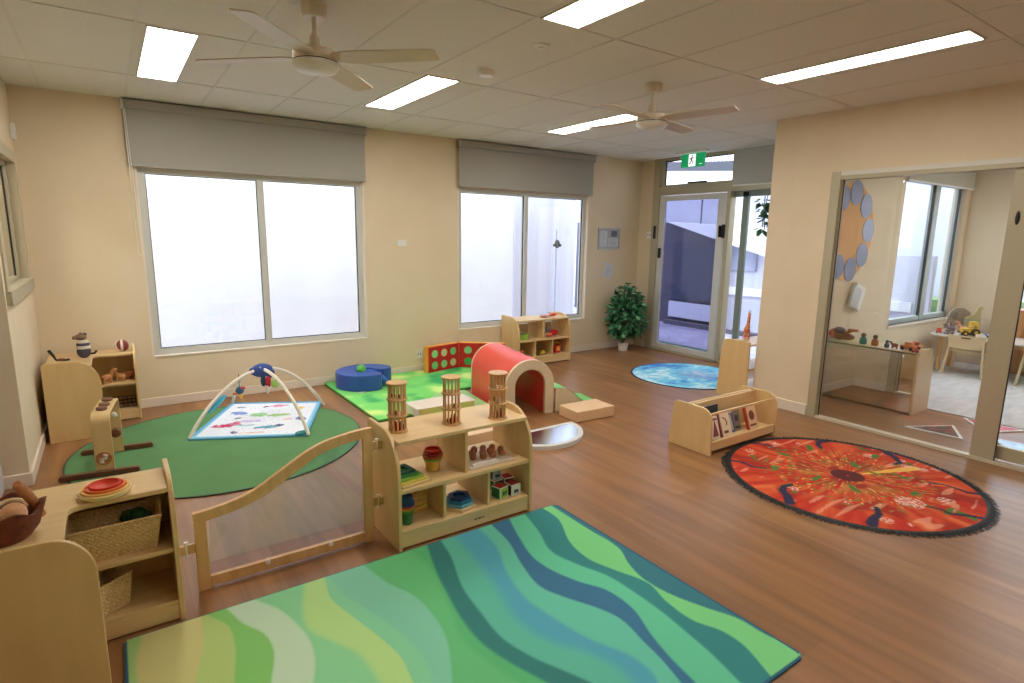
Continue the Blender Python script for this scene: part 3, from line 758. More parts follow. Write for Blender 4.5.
MB().box(5.74, 5.87, YB-.014, YB-.012, 1.48, 1.70).box(5.90, 6.09, YB-.014, YB-.012, 1.48, 1.60).build('paper', col('paper', 206, 208, 214), t, world=True)
MB().box(5.95, 6.06, YB-.016, YB-.012, 1.62, 1.70).build('dark_picture', col('print_grey', 108, 108, 120), t, world=True)
k = MB()
for i in range(5): k.box(5.92, 6.06-.02*(i % 2), YB-.0145, YB-.014, 1.50+i*.019, 1.504+i*.019)
k.build('print', col('print_grey', 108, 108, 120), t, world=True); k = MB()
for i in range(8): k.box(5.755, 5.85-.015*(i % 3), YB-.0145, YB-.014, 1.50+i*.024, 1.503+i*.024)
k.build('print', col('print_grey', 108, 108, 120), t, world=True)
t = thing('paper_notice', 'small tilted paper taped on the wall between notice frame and plant', 'paper', (5.93, YB, 1.03))
MB().box(5.84, 6.02, YB-.003, YB-.001, 1.03, 1.24).rotate(.28, 'Y', (5.93, 0, 1.14)).build('sheet', col('paper', 206, 208, 214), t, world=True)
k = MB()
for i in range(6): k.box(5.87, 5.99-.02*(i % 3), YB-.0038, YB-.003, 1.06+i*.025, 1.064+i*.025)
k.rotate(.28, 'Y', (5.93, 0, 1.14)).build('print', col('print_grey2', 150, 150, 166), t, world=True)
t = thing('light_switch', 'small white switch plate with two dark dots beside the exit door', 'switch', (XD, 5.92, 1.62))
MB().box(XD-.008, XD, 5.87, 5.97, 1.60, 1.70).build('plate', M['white'], t, world=True, bevel=.003)
MB().box(XD-.011, XD-.008, 5.89, 5.905, 1.645, 1.66).build('button', M['dark'], t, world=True)
MB().box(XD-.011, XD-.008, 5.935, 5.95, 1.645, 1.66).build('button', M['dark'], t, world=True)

# ---- exit sign with running figure
t = thing('exit_sign', 'green exit sign with a white running figure hanging before the exit door', 'sign', (6.2, 4.97, 2.5))
MB().box(6.165, 6.235, 4.76, 5.22, 2.672, 2.70).build('housing', M['white'], t, world=True, bevel=.004)
MB().box(6.19, 6.21, 4.79, 5.15, 2.50, 2.668).build('panel', mat('exit_green', S(20, 140, 84), .4, emit=S(20, 150, 90), estr=.35), t, world=True)
fg = MB()
def fb(y0, y1, z0, z1, a=0, cc=None):
    m2 = MB().box(6.186, 6.19, y0, y1, z0, z1)
    if a: m2.rotate(a, 'X', cc or (6.19, (y0+y1)/2, (z0+z1)/2))
    me = bpy.data.meshes.new('x'); m2.bm.to_mesh(me); m2.bm.free(); fg.bm.from_mesh(me); bpy.data.meshes.remove(me)
# white doorway with the green running figure in it
fb(4.925, 5.03, 2.51, 2.658); fb(4.82, 4.86, 2.53, 2.534)
wf = fg; fg = MB()
def fr_(pts, r):
    m2 = MB().tube([(6.1845, y, z) for y, z in pts], r, 8, flat=1.)
    me = bpy.data.meshes.new('x'); m2.bm.to_mesh(me); m2.bm.free(); fg.bm.from_mesh(me); bpy.data.meshes.remove(me)
fg.ball((6.184, 4.972, 2.638), .0095, 10, (.5, 1, 1))
fr_([(4.976, 2.622), (4.984, 2.585)], .0085); fr_([(4.972, 2.618), (4.952, 2.604), (4.944, 2.618)], .0042); fr_([(4.978, 2.616), (5.000, 2.606), (5.006, 2.592)], .0042)
fr_([(4.984, 2.585), (4.962, 2.566), (4.968, 2.538)], .0055); fr_([(4.984, 2.585), (5.0, 2.556), (5.018, 2.540)], .0055)
fg.build('running_figure', mat('exit_dark_green', S(10, 110, 66), .4), t, world=True); fg = wf
fg.build('white_doorway', mat('exit_white', (1, 1, 1), .4, emit=(1, 1, 1), estr=.5), t, world=True)

# ---- potted plant by the exit wall
def leaf_blob(mb, c, R, n, size, seed, zsc=1.0):
    rnd = random.Random(seed)
    for i in range(n):
        d = Vector((rnd.gauss(0, 1), rnd.gauss(0, 1), rnd.gauss(0, 1)))
        if d.length < .01: continue
        d.normalize(); rr = R*(.55+.5*rnd.random())
        p = Vector(c)+Vector((d.x*rr, d.y*rr, d.z*rr*zsc))
        out = (d+Vector((rnd.gauss(0, .4), rnd.gauss(0, .4), rnd.gauss(0, .3)-.45))).normalized()
        sd = out.cross(Vector((rnd.gauss(0, .5), rnd.gauss(0, .5), 1))).normalized(); up = sd.cross(out)
        L_ = size*(.7+.6*rnd.random()); W_ = L_*.30
        a = p; b = p+out*L_*.45+sd*W_+up*.004; e = p+out*L_; f2 = p+out*L_*.45-sd*W_+up*.004; mid = p+out*L_*.5-up*.006
        mb.mi = rnd.randrange(3)
        mb.quad(a, b, mid).quad(b, e, mid).quad(e, f2, mid).quad(f2, a, mid)
    mb.mi = 0
lv = [mat('leaf_dark', S(32, 82, 50), .45), mat('leaf_mid', S(52, 116, 72), .45), mat('leaf_light', S(92, 156, 108), .4)]
t = thing('potted_plant', 'bushy green leafy plant in a small white pot beside the exit door', 'plant', (6.03, 5.86, 0))
MB().lathe([(0, 0), (.062, 0), (.078, .115), (.082, .12), (.076, .122), (.07, .105), (0, .105)], (6.03, 5.86, 0), 24).build('pot', M['white'], t, world=True, smooth=True)
MB().lathe([(0, .1), (.069, .1)], (6.03, 5.86, .002), 20).build('soil', M['leather'], t, world=True)
s_ = MB()
for k in range(6):
    a = k*1.05; s_.tube([(6.03+.01*cos(a), 5.86+.01*sin(a), .10), (6.03+.05*cos(a), 5.86+.05*sin(a), .35), (6.03+.13*cos(a), 5.86+.12*sin(a), .70)], [.007, .006, .004], 6)
s_.build('stems', M['brown_wood'], t, world=True, smooth=True)
lf = MB()
for (dx, dy, z, R, n) in ((0, 0, .52, .24, 380), (-.10, .0, .36, .16, 160), (.14, -.03, .40, .17, 180), (.02, .02, .75, .16, 170), (-.12, -.02, .62, .14, 110), (.15, -.04, .66, .13, 110), (.05, 0, .92, .05, 16)):
    leaf_blob(lf, (6.03+dx, 5.84+dy, z), R, n, .085, int(z*100)+n)
for v in lf.bm.verts:
    v.co.y = min(v.co.y, YB-.02); v.co.x = min(v.co.x, XD-.02)
lf.build('foliage', lv, t, world=True)
# leafy branch peeping past the wall corner high up
t = thing('trailing_plant', 'leafy green plant high up peeping past the corner of the cream wall', 'plant', (6.16, 3.86, 1.5))
lf = MB()
for i, (y, z) in enumerate(((3.99, 2.04), (3.95, 1.97), (3.97, 1.9), (3.93, 1.83), (3.95, 1.75), (3.88, 1.9), (3.86, 2.02), (3.85, 1.8))): leaf_blob(lf, (6.2, y-.02, z), .035, 8, .085, 50+i)
lf.build('foliage', lv, t, world=True)
MB().tube([(6.2, 3.75, 2.25), (6.2, 3.9, 2.1), (6.2, 3.93, 1.9), (6.2, 3.9, 1.72)], .006, 6).build('stem', M['brown_wood'], t, world=True)
MB().lathe([(0, 0), (.05, 0), (.075, .1), (.07, .1), (0, .09)], (6.2, 3.70, 2.17), 20).build('pot', M['white'], t, world=True, smooth=True)
MB().tube([(6.2, 3.70, 2.26), (6.2, 3.70, CE)], .003, 6).build('hanging_cord', M['white'], t, world=True)
# ================================================================== RUGS AND MATS
VR = vcol_mat('printed_rug', .8, .15, 500)
VC = vcol_mat('printed_cloth', .85, .2, 300)
# pixel -> floor helper was used once to trace these curves; each is x as a function of y, room metres
TR = {'colors': [(150, 200, 110), (196, 190, 112), (170, 200, 104), (120, 200, 92), (178, 212, 176), (122, 208, 142), (166, 214, 122), (116, 204, 150), (110, 196, 160), (84, 188, 112), (70, 180, 108), (36, 120, 116), (72, 178, 150), (58, 152, 176), (76, 184, 152), (40, 104, 142), (74, 186, 140), (32, 124, 124), (100, 196, 114), (34, 108, 124)], 'bounds': [[(2.2439, -0.049), (2.3718, -0.0496), (2.4954, -0.0276)], [(2.1302, 0.1219), (2.3605, 0.1761), (2.4802, 0.1869)], [(2.0541, 0.2363), (2.2489, 0.2722), (2.3969, 0.2731), (2.4935, 0.2279)], [(1.9813, 0.3457), (2.1461, 0.3921), (2.273, 0.3829), (2.3889, 0.3249), (2.5076, 0.2906)], [(1.8978, 0.471), (2.0018, 0.5073), (2.1301, 0.5238), (2.2695, 0.5056), (2.4051, 0.4674), (2.4978, 0.4153)], [(1.7645, 0.6713), (1.9466, 0.6581), (2.0841, 0.5932), (2.1934, 0.5416), (2.3232, 0.5486), (2.5251, 0.6108)], [(1.6987, 0.7701), (1.8396, 0.7851), (1.9688, 0.7672), (2.1855, 0.7147), (2.3543, 0.6786), (2.4996, 0.6999)], [(1.6601, 0.8281), (1.7309, 0.8496), (1.8373, 0.8575), (1.9964, 0.8393), (2.198, 0.7812), (2.3452, 0.7388), (2.5002, 0.7247)], [(1.623, 0.8869), (1.7194, 0.9325), (1.8298, 0.9769), (1.9686, 1.0016), (2.1607, 0.9955), (2.3299, 0.9328), (2.5088, 0.8987)], [(1.4909, 1.0844), (1.5431, 1.071), (1.7026, 1.04), (1.8075, 1.0341), (1.9757, 1.0756), (2.1687, 1.1231), (2.2762, 1.1497), (2.4691, 1.1544)], [(1.4313, 1.174), (1.6059, 1.1135), (1.748, 1.0848), (1.9069, 1.091), (2.1002, 1.1248), (2.2853, 1.1642), (2.58, 1.2504)], [(1.3557, 1.3037), (1.451, 1.2599), (1.567, 1.2079), (1.717, 1.1708), (1.9056, 1.1818), (2.1124, 1.2087), (2.3616, 1.287), (2.5149, 1.3155)], [(1.259, 1.4328), (1.3422, 1.4406), (1.4633, 1.4006), (1.6262, 1.3078), (1.8062, 1.2874), (2.0278, 1.3373), (2.3003, 1.3807), (2.5508, 1.4021)], [(1.2064, 1.5119), (1.2801, 1.5341), (1.3831, 1.5215), (1.5268, 1.4579), (1.7189, 1.4196), (1.8845, 1.4027), (2.0992, 1.4478), (2.3285, 1.5329), (2.5729, 1.5557)], [(1.1612, 1.5798), (1.2753, 1.6112), (1.3869, 1.6297), (1.5348, 1.6541), (1.6421, 1.6267), (1.7835, 1.5559), (1.9146, 1.5094), (2.1123, 1.5452), (2.3222, 1.6108), (2.5456, 1.6367)], [(1.131, 1.6251), (1.2729, 1.6509), (1.4007, 1.6883), (1.5615, 1.7489), (1.723, 1.7486), (1.8535, 1.6825), (1.9936, 1.6377), (2.1362, 1.6315), (2.3213, 1.6824), (2.5429, 1.7613)], [(1.0404, 1.7613), (1.1978, 1.8007), (1.3398, 1.8212), (1.4724, 1.8379), (1.6278, 1.8422), (1.8099, 1.8319), (1.9611, 1.7759), (2.1261, 1.743), (2.3304, 1.8142), (2.5519, 1.8729)], [(1.0007, 1.8864), (1.1502, 1.948), (1.2546, 1.95), (1.3688, 1.9052), (1.5161, 1.9127), (1.6597, 1.9504), (1.8245, 1.8955), (1.9686, 1.8562), (2.1445, 1.8832), (2.3683, 1.9895), (2.5528, 2.0024)], [(1.0026, 2.1061), (1.1539, 2.0815), (1.271, 2.0753), (1.3848, 2.026), (1.5437, 1.9699), (1.6902, 1.9584), (1.8193, 1.9922), (1.9632, 2.0586), (2.1948, 2.0602), (2.5127, 2.0642)]], 'soft': [0.012, 0.006, 0.004, 0.005, 0.008, 0.02, 0.004, 0.012, 0.008, 0.02, 0.01, 0.008, 0.04, 0.015, 0.005, 0.005, 0.008, 0.005, 0.004]}
x0, x1, y0, y1 = -.085, 2.10, .985, 2.535
nx, ny = 300, 210
def edge_z(i, j): return .009
g = grid_plane(x0, x1, y0, y1, nx, ny, edge_z)
# rounded corners
def rc(v):
    r = .035
    for sx, cx in ((-1, x0+r), (1, x1-r)):
        for sy, cy in ((-1, y0+r), (1, y1-r)):
            dx, dy = (v.x-cx)*sx, (v.y-cy)*sy
            if dx > 0 and dy > 0:
                m_ = max(dx, dy)/r
                L_ = sqrt(dx*dx+dy*dy)
                k = m_*r/L_ if L_ > 0 else 1
                v.x = cx+sx*dx*k; v.y = cy+sy*dy*k
for v in g.bm.verts: rc(v.co)
bd = [e for e in g.bm.edges if len(e.link_faces) == 1]
r_ex = bmesh.ops.extrude_edge_only(g.bm, edges=bd)
for v in [q for q in r_ex['geom'] if isinstance(q, bmesh.types.BMVert)]: v.co.z = 0
rug = g.build('wave_rug', VR)
OX, OY = rug.location.x, rug.location.y
SEQ = TR['colors']; BND = TR['bounds']; SOFT = TR['soft']
def soft_(c): g_ = sum(c)/3; return S(*[min(250, (g_+(q-g_)*.80)*1.08+6) for q in c])
SEQL = [soft_(c) for c in SEQ]
TEAL = S(44, 92, 120)
cache = {}
def rugcol(x, y, z):
    X_, Y_ = x+OX, y+OY
    if z < .005: return TEAL
    key = round(Y_, 4)
    if key not in cache: cache[key] = [interp(b, Y_) for b in BND]
    xs = cache[key]
    # wandering shade inside a band is part of the print
    c = SEQL[0]
    for k, bx in enumerate(xs):
        s_ = SOFT[k]
        c = lerp(c, SEQL[k+1], sst(bx-s_, bx+s_, X_))
    if X_-x0 < .012 or x1-X_ < .012 or Y_-y0 < .012: c = TEAL
    elif y1-Y_ < .004: c = TEAL
    return c
paint(rug, rugcol)
tag(rug, 'large rectangular rug with wavy green, teal and lime stripes in the foreground', 'rug')

# ---- plain green round rug
g = disc_grid(1.0, 30, 160, .008); o = g.build('round_rug', [mottled('green_felt', S(92, 132, 88), S(98, 140, 94), (3, 3, 3), .95, .2, spec=.1)])
o.location = (.63, 4.765, 0); tag(o, 'plain dark green round rug under the baby play gym', 'rug')
MB().lathe([(1.0, 0), (1.008, 0), (1.008, .009), (.998, .0095)], n=160, cap=False).build('rug_edging', col('rug_edge', 48, 62, 48), o)

# ---- blue round rug
g = disc_grid(.66, 60, 180, .007); o = g.build('round_rug', [VR, M['dark']]); o.location = (5.57, 4.335, 0)
def bluecol(x, y, z):
    r = sqrt(x*x+y*y)
    if r > .645: return S(24, 40, 90)
    n1 = noise.noise(Vector((x*3+5, y*3.5, 1.3))); n2 = noise.noise(Vector((x*9, y*11, 4.))); n3 = noise.noise(Vector((x*24, y*30, 7.)))
    k = .5+.55*n1+.35*n2+.25*n3
    c = lerp(S(70, 128, 210), S(120, 204, 232), sst(.05, .5, k)); c = lerp(c, S(222, 244, 248), sst(.5, .95, k))
    d = sqrt((x-.12)**2+(y+.08)**2)
    return lerp(c, S(140, 150, 200), .55*(1-sst(.12, .36, d)))
paint(o, bluecol); tag(o, 'round rug with blue and turquoise water print near the exit door', 'rug')

# ---- red painted round rug with dark fringe
g = disc_grid(.765, 150, 420, .006); o = g.build('round_rug', VR); o.location = (4.055, 1.765, 0)
RX, RY = 4.055, 1.765
SN = [([(4.069, 2.596), (4.104, 2.514), (4.159, 2.46), (4.147, 2.352)], 0.016), ([(3.618, 2.406), (3.668, 2.324), (3.657, 2.234), (3.71, 2.159)], 0.017), ([(3.339, 1.765), (3.423, 1.833), (3.461, 1.886), (3.534, 1.918), (3.602, 1.907)], 0.028), ([(4.662, 2.22), (4.594, 2.244), (4.515, 2.214), (4.458, 2.155)], 0.026), ([(4.784, 1.822), (4.758, 1.763), (4.708, 1.721), (4.659, 1.68), (4.586, 1.692)], 0.026), ([(3.472, 1.349), (3.551, 1.375), (3.643, 1.385), (3.719, 1.431)], 0.03), ([(4.502, 1.145), (4.461, 1.199), (4.478, 1.272), (4.471, 1.349), (4.428, 1.407)], 0.016), ([(4.118, 1.003), (4.079, 1.078), (4.015, 1.143), (4.031, 1.205), (4.006, 1.27)], 0.017)]
def dist_poly(x, y, P):
    best = 9; tt = 0
    for i in range(len(P)-1):
        ax, ay = P[i]; bx, by = P[i+1]; dx, dy = bx-ax, by-ay
        t = max(0, min(1, ((x-ax)*dx+(y-ay)*dy)/(dx*dx+dy*dy))); d = sqrt((x-ax-dx*t)**2+(y-ay-dy*t)**2)
        if d < best: best = d; tt = (i+t)/(len(P)-1)
    return best, tt
def wig(P, amp, n=14):
    """wiggly line through the traced end points"""
    out = []
    m_ = len(P)
    for i in range(n+1):
        u = i/n*(m_-1); k = min(int(u), m_-2); f_ = u-k
        out.append((P[k][0]+(P[k+1][0]-P[k][0])*f_, P[k][1]+(P[k+1][1]-P[k][1])*f_))
    return out
rr = random.Random(5)
fl = [(rr.uniform(0, 2*pi), rr.uniform(.45, .70), rr.uniform(.02, .045)) for _ in range(13)]+[(-1.75, .42, .085), (-1.3, .55, .05)]
gr = [(rr.uniform(0, 2*pi), rr.uniform(.2, .70), rr.uniform(.03, .08), rr.uniform(0, 3)) for _ in range(18)]
def redcol(x, y, z):
    r = sqrt(x*x+y*y); a = atan2(y, x)
    cx, cy = x-.025, y-.01; r2 = sqrt(cx*cx+cy*cy); a2 = atan2(cy, cx)
    petals = .5+.5*cos(a2*12+noise.noise(Vector((x*4, y*4, 0)))*3)
    st = noise.noise(Vector((cos(a2)*9, sin(a2)*9, r2*2.2)))+.6*noise.noise(Vector((cos(a2)*26, sin(a2)*26, r2*6)))
    c = lerp(S(186, 46, 26), S(206, 84, 42), sst(-.4, .6, st))
    n5 = noise.noise(Vector((x*6, y*6, 31))); n6 = noise.noise(Vector((x*3, y*3, 44)))
    c = lerp(c, S(222, 126, 66), .6*sst(.1, .5, n5)*sst(-.2, .5, st))
    big = noise.noise(Vector((x*5, y*5, 9)))
    c = lerp(c, S(150, 34, 24), .8*sst(.12, .4, big))
    # eight big round petals with darker hearts
    pa = (a2/(2*pi)*8) % 1-.5
    pd = sqrt((pa*.62)**2+((r2-.44)/.24)**2*.16)
    c = lerp(c, S(196, 58, 34), .5*(1-sst(.10, .16, pd)))
    c = lerp(c, S(150, 30, 26), .6*(1-sst(.03, .07, pd)))
    ring = 1-sst(.02, .12, abs(r2-.24))
    c = lerp(c, lerp(S(176, 124, 62), S(128, 104, 52), petals), .75*ring*sst(-.3, .3, st))
    th = noise.noise(Vector((cos(a2)*30, sin(a2)*30, r2*22)))
    c = lerp(c, S(232, 184, 92), sst(.36, .5, th)*(1-sst(.14, .26, abs(r2-.28))))
    c = lerp(c, S(126, 122, 58), .75*sst(.22, .36, noise.noise(Vector((x*26, y*26, 13))))*sst(.26, .34, r2)*(1-sst(.5, .62, r2)))
    # yellow ray and a few pale brush strokes
    ry = noise.noise(Vector((x*2, y*14, 60)))
    if .12 < r2 < .62 and abs(((a2+.35+pi) % (2*pi))-pi) < .07: c = lerp(c, S(236, 190, 80), .85)
    c = lerp(c, S(236, 170, 140), .5*sst(.34, .5, noise.noise(Vector((x*5, y*22, 71))))*sst(.3, .5, r2))
    for (fa, fr, fs) in fl:
        d = sqrt((x-fr*cos(fa))**2+(y-fr*sin(fa))**2)
        if d < fs and noise.noise(Vector((x*90, y*90, fa))) > .02: c = S(232, 190, 176)
    for (fa, fr, fs, rot) in gr:
        dx, dy = x-fr*cos(fa), y-fr*sin(fa); u = dx*cos(rot)+dy*sin(rot); v = -dx*sin(rot)+dy*cos(rot)
        if (u/fs)**2+(v/fs/.34)**2 < .8+1.3*noise.noise(Vector((x*28, y*28, fa))): c = S(80, 118, 52)
    for P, w_ in SN:
        d, tt = dist_poly(x+RX, y+RY, P)
        if d < w_*(1.15-.7*tt): c = S(46, 44, 72)
        elif d < w_*(1.15-.7*tt)+.004 and tt > .8: c = S(70, 110, 60)
    for (ex, ey, el) in ((.18, .0, .28), (-.20, .02, .26), (-.05, .2, .2), (.03, -.2, .2)):
        if abs((cx*ey-cy*ex)/sqrt(ex*ex+ey*ey+1e-9)) < .009 and 0 < (cx*ex+cy*ey) and r2 < el+.08: c = S(150, 62, 34)
    for (ex, ey) in ((.07, .13), (-.08, -.13)):
        if ((x-ex)/.055)**2+((y-ey)/.03)**2 < 1: c = S(150, 50, 34)
    if (cx/.105)**2+(cy/.105)**2 < 1: c = S(92, 36, 36)
    if cx*cx+cy*cy < .0001: c = S(190, 60, 50)
    if r > .752: c = S(20, 18, 18)
    return c
paint(o, redcol); tag(o, 'round orange red rug painted with a giant flower and black fringe', 'rug')
fr = MB(); rnd = random.Random(3)
for i in range(900):
    a = 2*pi*i/900+rnd.uniform(-.004, .004); L_ = rnd.uniform(.04, .068); w_ = .0034; da = rnd.gauss(0, .25)
    p0 = Vector((.756*cos(a), .756*sin(a), .006)); d = Vector((cos(a+da), sin(a+da), 0)); s2 = Vector((-d.y, d.x, 0))*w_
    p1 = p0+d*L_*.5+Vector((0, 0, rnd.uniform(.002, .008))); p2 = p0+d*L_; p2.z = .001+rnd.random()*.004
    fr.quad(p0-s2, p0+s2, p1+s2, p1-s2).quad(p1-s2, p1+s2, p2+s2, p2-s2)
fr.lathe([(.750, .0068), (.785, .0065), (.79, 0)], n=200, cap=False)
plabel(fr.build('fringe', M['dark'], o), 'black fringe')

# ---- bright green mottled square mat near the windows
g = grid_plane(1.79, 3.85, 4.58, 6.09, 100, 74, lambda i, j: .03)
cut = [f for f in g.bm.faces if f.calc_center_median().x > 2.70 and f.calc_center_median().y < 5.14]
bmesh.ops.delete(g.bm, geom=cut, context='FACES')
bd = [e for e in g.bm.edges if len(e.link_faces) == 1]
r_ex = bmesh.ops.extrude_edge_only(g.bm, edges=bd)
for v in [q for q in r_ex['geom'] if isinstance(q, bmesh.types.BMVert)]: v.co.z = 0
o = g.build('foam_mat', VR)
def gmc(x, y, z):
    if z < .02: return S(30, 70, 44)
    n1 = noise.noise(Vector((x*2.4, y*2.4, 2))); n2 = noise.noise(Vector((x*5.5, y*5.5, 8))); k = .5+.7*n1+.45*n2
    c = lerp(S(60, 170, 96), S(126, 216, 112), sst(.1, .5, k)); return lerp(c, S(206, 234, 140), sst(.6, .95, k))
paint(o, gmc); tag(o, 'mottled bright green foam play mat below the windows', 'mat')

# ---- light green soft wedge by the cream block
o = MB().prism([(2.20, 4.30), (2.80, 4.30), (2.88, 4.98), (2.55, 5.02), (2.30, 4.72)], 'z', .031, .055).build('soft_pad', mat('light_green_vinyl', S(150, 214, 136), .4), bevel=.006)
o.data.transform(Matrix.Identity(4)); tag(o, 'flat light green soft pad between cream block and red tunnel', 'soft pad')

# ---- half round mirror mat
t = thing('mirror_mat', 'half round white padded mirror lying on the floor before the tunnel', 'mirror', (2.78, 3.60, 0))
R_ = .40; oc = [(2.78+R_*cos(-pi*k/28), 3.655+R_*sin(-pi*k/28)) for k in range(29)]
ic = [(2.78+(R_-.07)*cos(-pi*k/28), 3.60+(R_-.085)*sin(-pi*k/28)) for k in range(29)]
b = MB(); b.prism(oc, 'z', 0, .032); 
for i in range(28):
    b.quad((*oc[i], .032), (*oc[i+1], .032), (*ic[i+1], .036), (*ic[i], .036))
b.quad((*oc[0], .032), (*ic[0], .036), (*ic[28], .036), (*oc[28], .032))
b.build('padded_rim', mat('white_vinyl', S(214, 214, 214), .4), t, world=True)
MB().prism([(x, y) for x, y in ic], 'z', .0365, .0375).build('mirror', M['mirror_soft'], t, world=True)
TUN_RZ = -0.19
TUN = (.48, .515, .92, .09)
# ================================================================== SOFT PLAY
VY = lambda n, r, g, b, ro=.42: mat(n, S(r, g, b), ro)
red_v = VY('red_vinyl', 228, 78, 64, .36); cream_v = VY('cream_vinyl', 220, 204, 172); peach_v = VY('peach_vinyl', 224, 190, 150)
deep_red = VY('deep_red_vinyl', 190, 22, 30); orange_v = VY('orange_vinyl', 236, 160, 50); blue_v = VY('blue_vinyl', 46, 84, 168)
green_v = VY('green_vinyl', 120, 206, 116)
# tunnel: arch swept along its axis
t = thing('soft_tunnel', 'red padded crawl tunnel with a cream arched front face', 'tunnel', (3.035, 4.065, 0), TUN_RZ)
def arch(w_, h_, n=24):
    """outline in (x, z) from right foot over the top to left foot"""
    r = w_/2; pts = [(r, 0)]
    for k in range(n+1):
        a = pi*k/n; pts.append((r*cos(a), h_-r+r*sin(a)))
    return pts+[(-r, 0)]
W_, H_, L_, th = TUN
O = arch(W_, H_); I = arch(W_-2*th, H_-th)
MB().strip(O, I, 'y', 0, .035).build('front_face', cream_v, t, bevel=.004)
MB().strip(O, I, 'y', L_-.03, L_).build('rear_face', cream_v, t, bevel=.004)
mo = MB(); mo.strip(O, I, 'y', .035, L_-.03)
mo.build('padded_body', red_v, t)
# steps and wave ramp beside the tunnel
o = MB().box(3.26, 3.69, 3.67, 3.94, 0, .095).rotate(-.05, 'Z', (3.26, 3.7, 0)).build('foam_step', peach_v, bevel=.006)
tag(o, 'low peach foam step on the floor right of the red tunnel', 'foam block')
t = thing('foam_ramp', 'cream foam wave ramp with green top between tunnel and peach step', 'foam block', (3.5, 4.18, 0))
wv = [(3.30, .225), (3.36, .225), (3.42, .21), (3.48, .17), (3.54, .115), (3.60, .075), (3.68, .055), (3.76, .05)]
MB().prism([(3.30, 0)]+wv+[(3.76, 0)], 'y', 4.03, 4.36).rotate(-.19, 'Z', (3.30, 4.03, 0)).build('foam_body', cream_v, t, world=True, bevel=.004)
tp = MB()
for i in range(len(wv)-1):
    a, b = wv[i], wv[i+1]
    tp.quad((a[0], 4.022, a[1]+.002), (b[0], 4.022, b[1]+.002), (b[0], 4.358, b[1]+.002), (a[0], 4.358, a[1]+.002))
tp.rotate(-.19, 'Z', (3.30, 4.03, 0)).build('top_cover', green_v, t, world=True)
o = MB().box(2.05, 2.62, 3.66, 3.95, 0, .095).build('foam_step', peach_v, bevel=.006)
tag(o, 'peach foam block on the floor behind the toy shelf, seen through its upper right opening', 'foam block')
t = thing('foam_beam', 'cream foam block lying on the green mat left of the tunnel', 'foam block', (2.35, 4.6, .03))
MB().box(2.09, 2.68, 4.43, 4.70, .031, .112).build('foam_body', VY('ivory_vinyl', 222, 212, 200), t, world=True, bevel=.006)
plabel(MB().box(2.11, 2.66, 4.4275, 4.4295, .036, .107).build('side_panel', VY('yellow_vinyl', 206, 196, 118), t, world=True), 'yellow green side')

# C-shaped blue cushion
t = thing('floor_cushion', 'blue C-shaped floor cushion on the bright green mat', 'cushion', (2.13, 5.77, .03))
n = 36; a0 = radians(-38+52); a1 = radians(322-52)
ro, ri = .295, .10; Oc = []; Ic = []
for k in range(n+1):
    a = a0+(a1-a0)*k/n; Oc.append((2.13+ro*cos(a)*1.04, 5.77+ro*sin(a)*.98)); Ic.append((2.13+ri*cos(a), 5.77+ri*sin(a)))
def cap(pa, pb, ctr_sign):
    mx, my = (pa[0]+pb[0])/2, (pa[1]+pb[1])/2; out = []
    r = sqrt((pa[0]-pb[0])**2+(pa[1]-pb[1])**2)/2; b0 = atan2(pa[1]-my, pa[0]-mx)
    for k in range(1, 8): out.append((mx+r*cos(b0+ctr_sign*pi*k/8), my+r*sin(b0+ctr_sign*pi*k/8)))
    return out
outline = Oc+cap(Oc[-1], Ic[-1], 1)[:]+Ic[::-1]+cap(Ic[0], Oc[0], 1)
MB().prism(outline, 'z', .031, .195).build('cushion_body', blue_v, t, world=True, bevel=.008)
MB().box(1.93, 2.0, 5.452, 5.456, .035, .05).build('label', M['white'], t, world=True)
# toy inside the cushion
t = thing('plush_toy', 'blue plush toy lying in the opening of the blue cushion', 'soft toy', (2.15, 5.68, .03))
b = MB(); b.ball((2.14, 5.70, .15), .075, 16, (1.3, .8, .8)).tube([(2.18, 5.66, .16), (2.24, 5.60, .12), (2.30, 5.62, .07)], [.045, .04, .03], 10)
b.build('body', VY('plush_blue', 66, 110, 200, .9), t, world=True, smooth=True)
MB().ball((2.315, 5.63, .06), .028, 12).ball((2.27, 5.66, .055), .024, 12).build('paws', VY('plush_grey', 170, 180, 200, .9), t, world=True, smooth=True)
o = MB().ball((0, 0, .05), .05, 20).build('ball', VY('ball_green', 92, 186, 76, .6), smooth=True); o.location = (2.07, 5.73, .165)
tag(o, 'lime green ball lodged in the middle of the blue cushion', 'ball')

# folding red activity panel
t = thing('activity_panel', 'red folding foam panel with green round windows and orange edge', 'panel', (3.4, 5.98, .03))
def wing(P0, P1, nm, flip):
    d = Vector((P1[0]-P0[0], P1[1]-P0[1], 0)); L = d.length; a = atan2(d.y, d.x); th = .085
    xf = lambda mb: mb.rotate(a, 'Z').move(Vector((P0[0], P0[1], 0)))
    p = xf(MB().box(0, L, 0.006, th, .031, .335)).build(nm, orange_v, t, world=True, bevel=.004)
    xf(MB().box(.004, L-.002, -.002, .008, .035, .331)).build('front_cover', deep_red, p, world=True)
    for i in range(3):
        for j in range(2):
            cx = L*(.20+.30*i); cz = .11+.135*j
            q = xf(MB().lathe([(0, -.0045), (.046, -.0045), (.046, -.002)], (cx, 0, cz), 22, 'y')).build('round_window', VY('hole_green_%d%d%s' % (i, j, nm), *( [(120, 196, 120), (150, 206, 140), (196, 190, 140)][(i+j) % 3] if not flip else [(64, 158, 88), (110, 190, 116), (128, 190, 130)][(i+2*j) % 3]), .25), p, world=True)
wing((2.93, 5.90), (3.385, 5.995), 'left_wing', False)
wing((3.385, 5.995), (3.83, 5.66), 'right_wing', True)

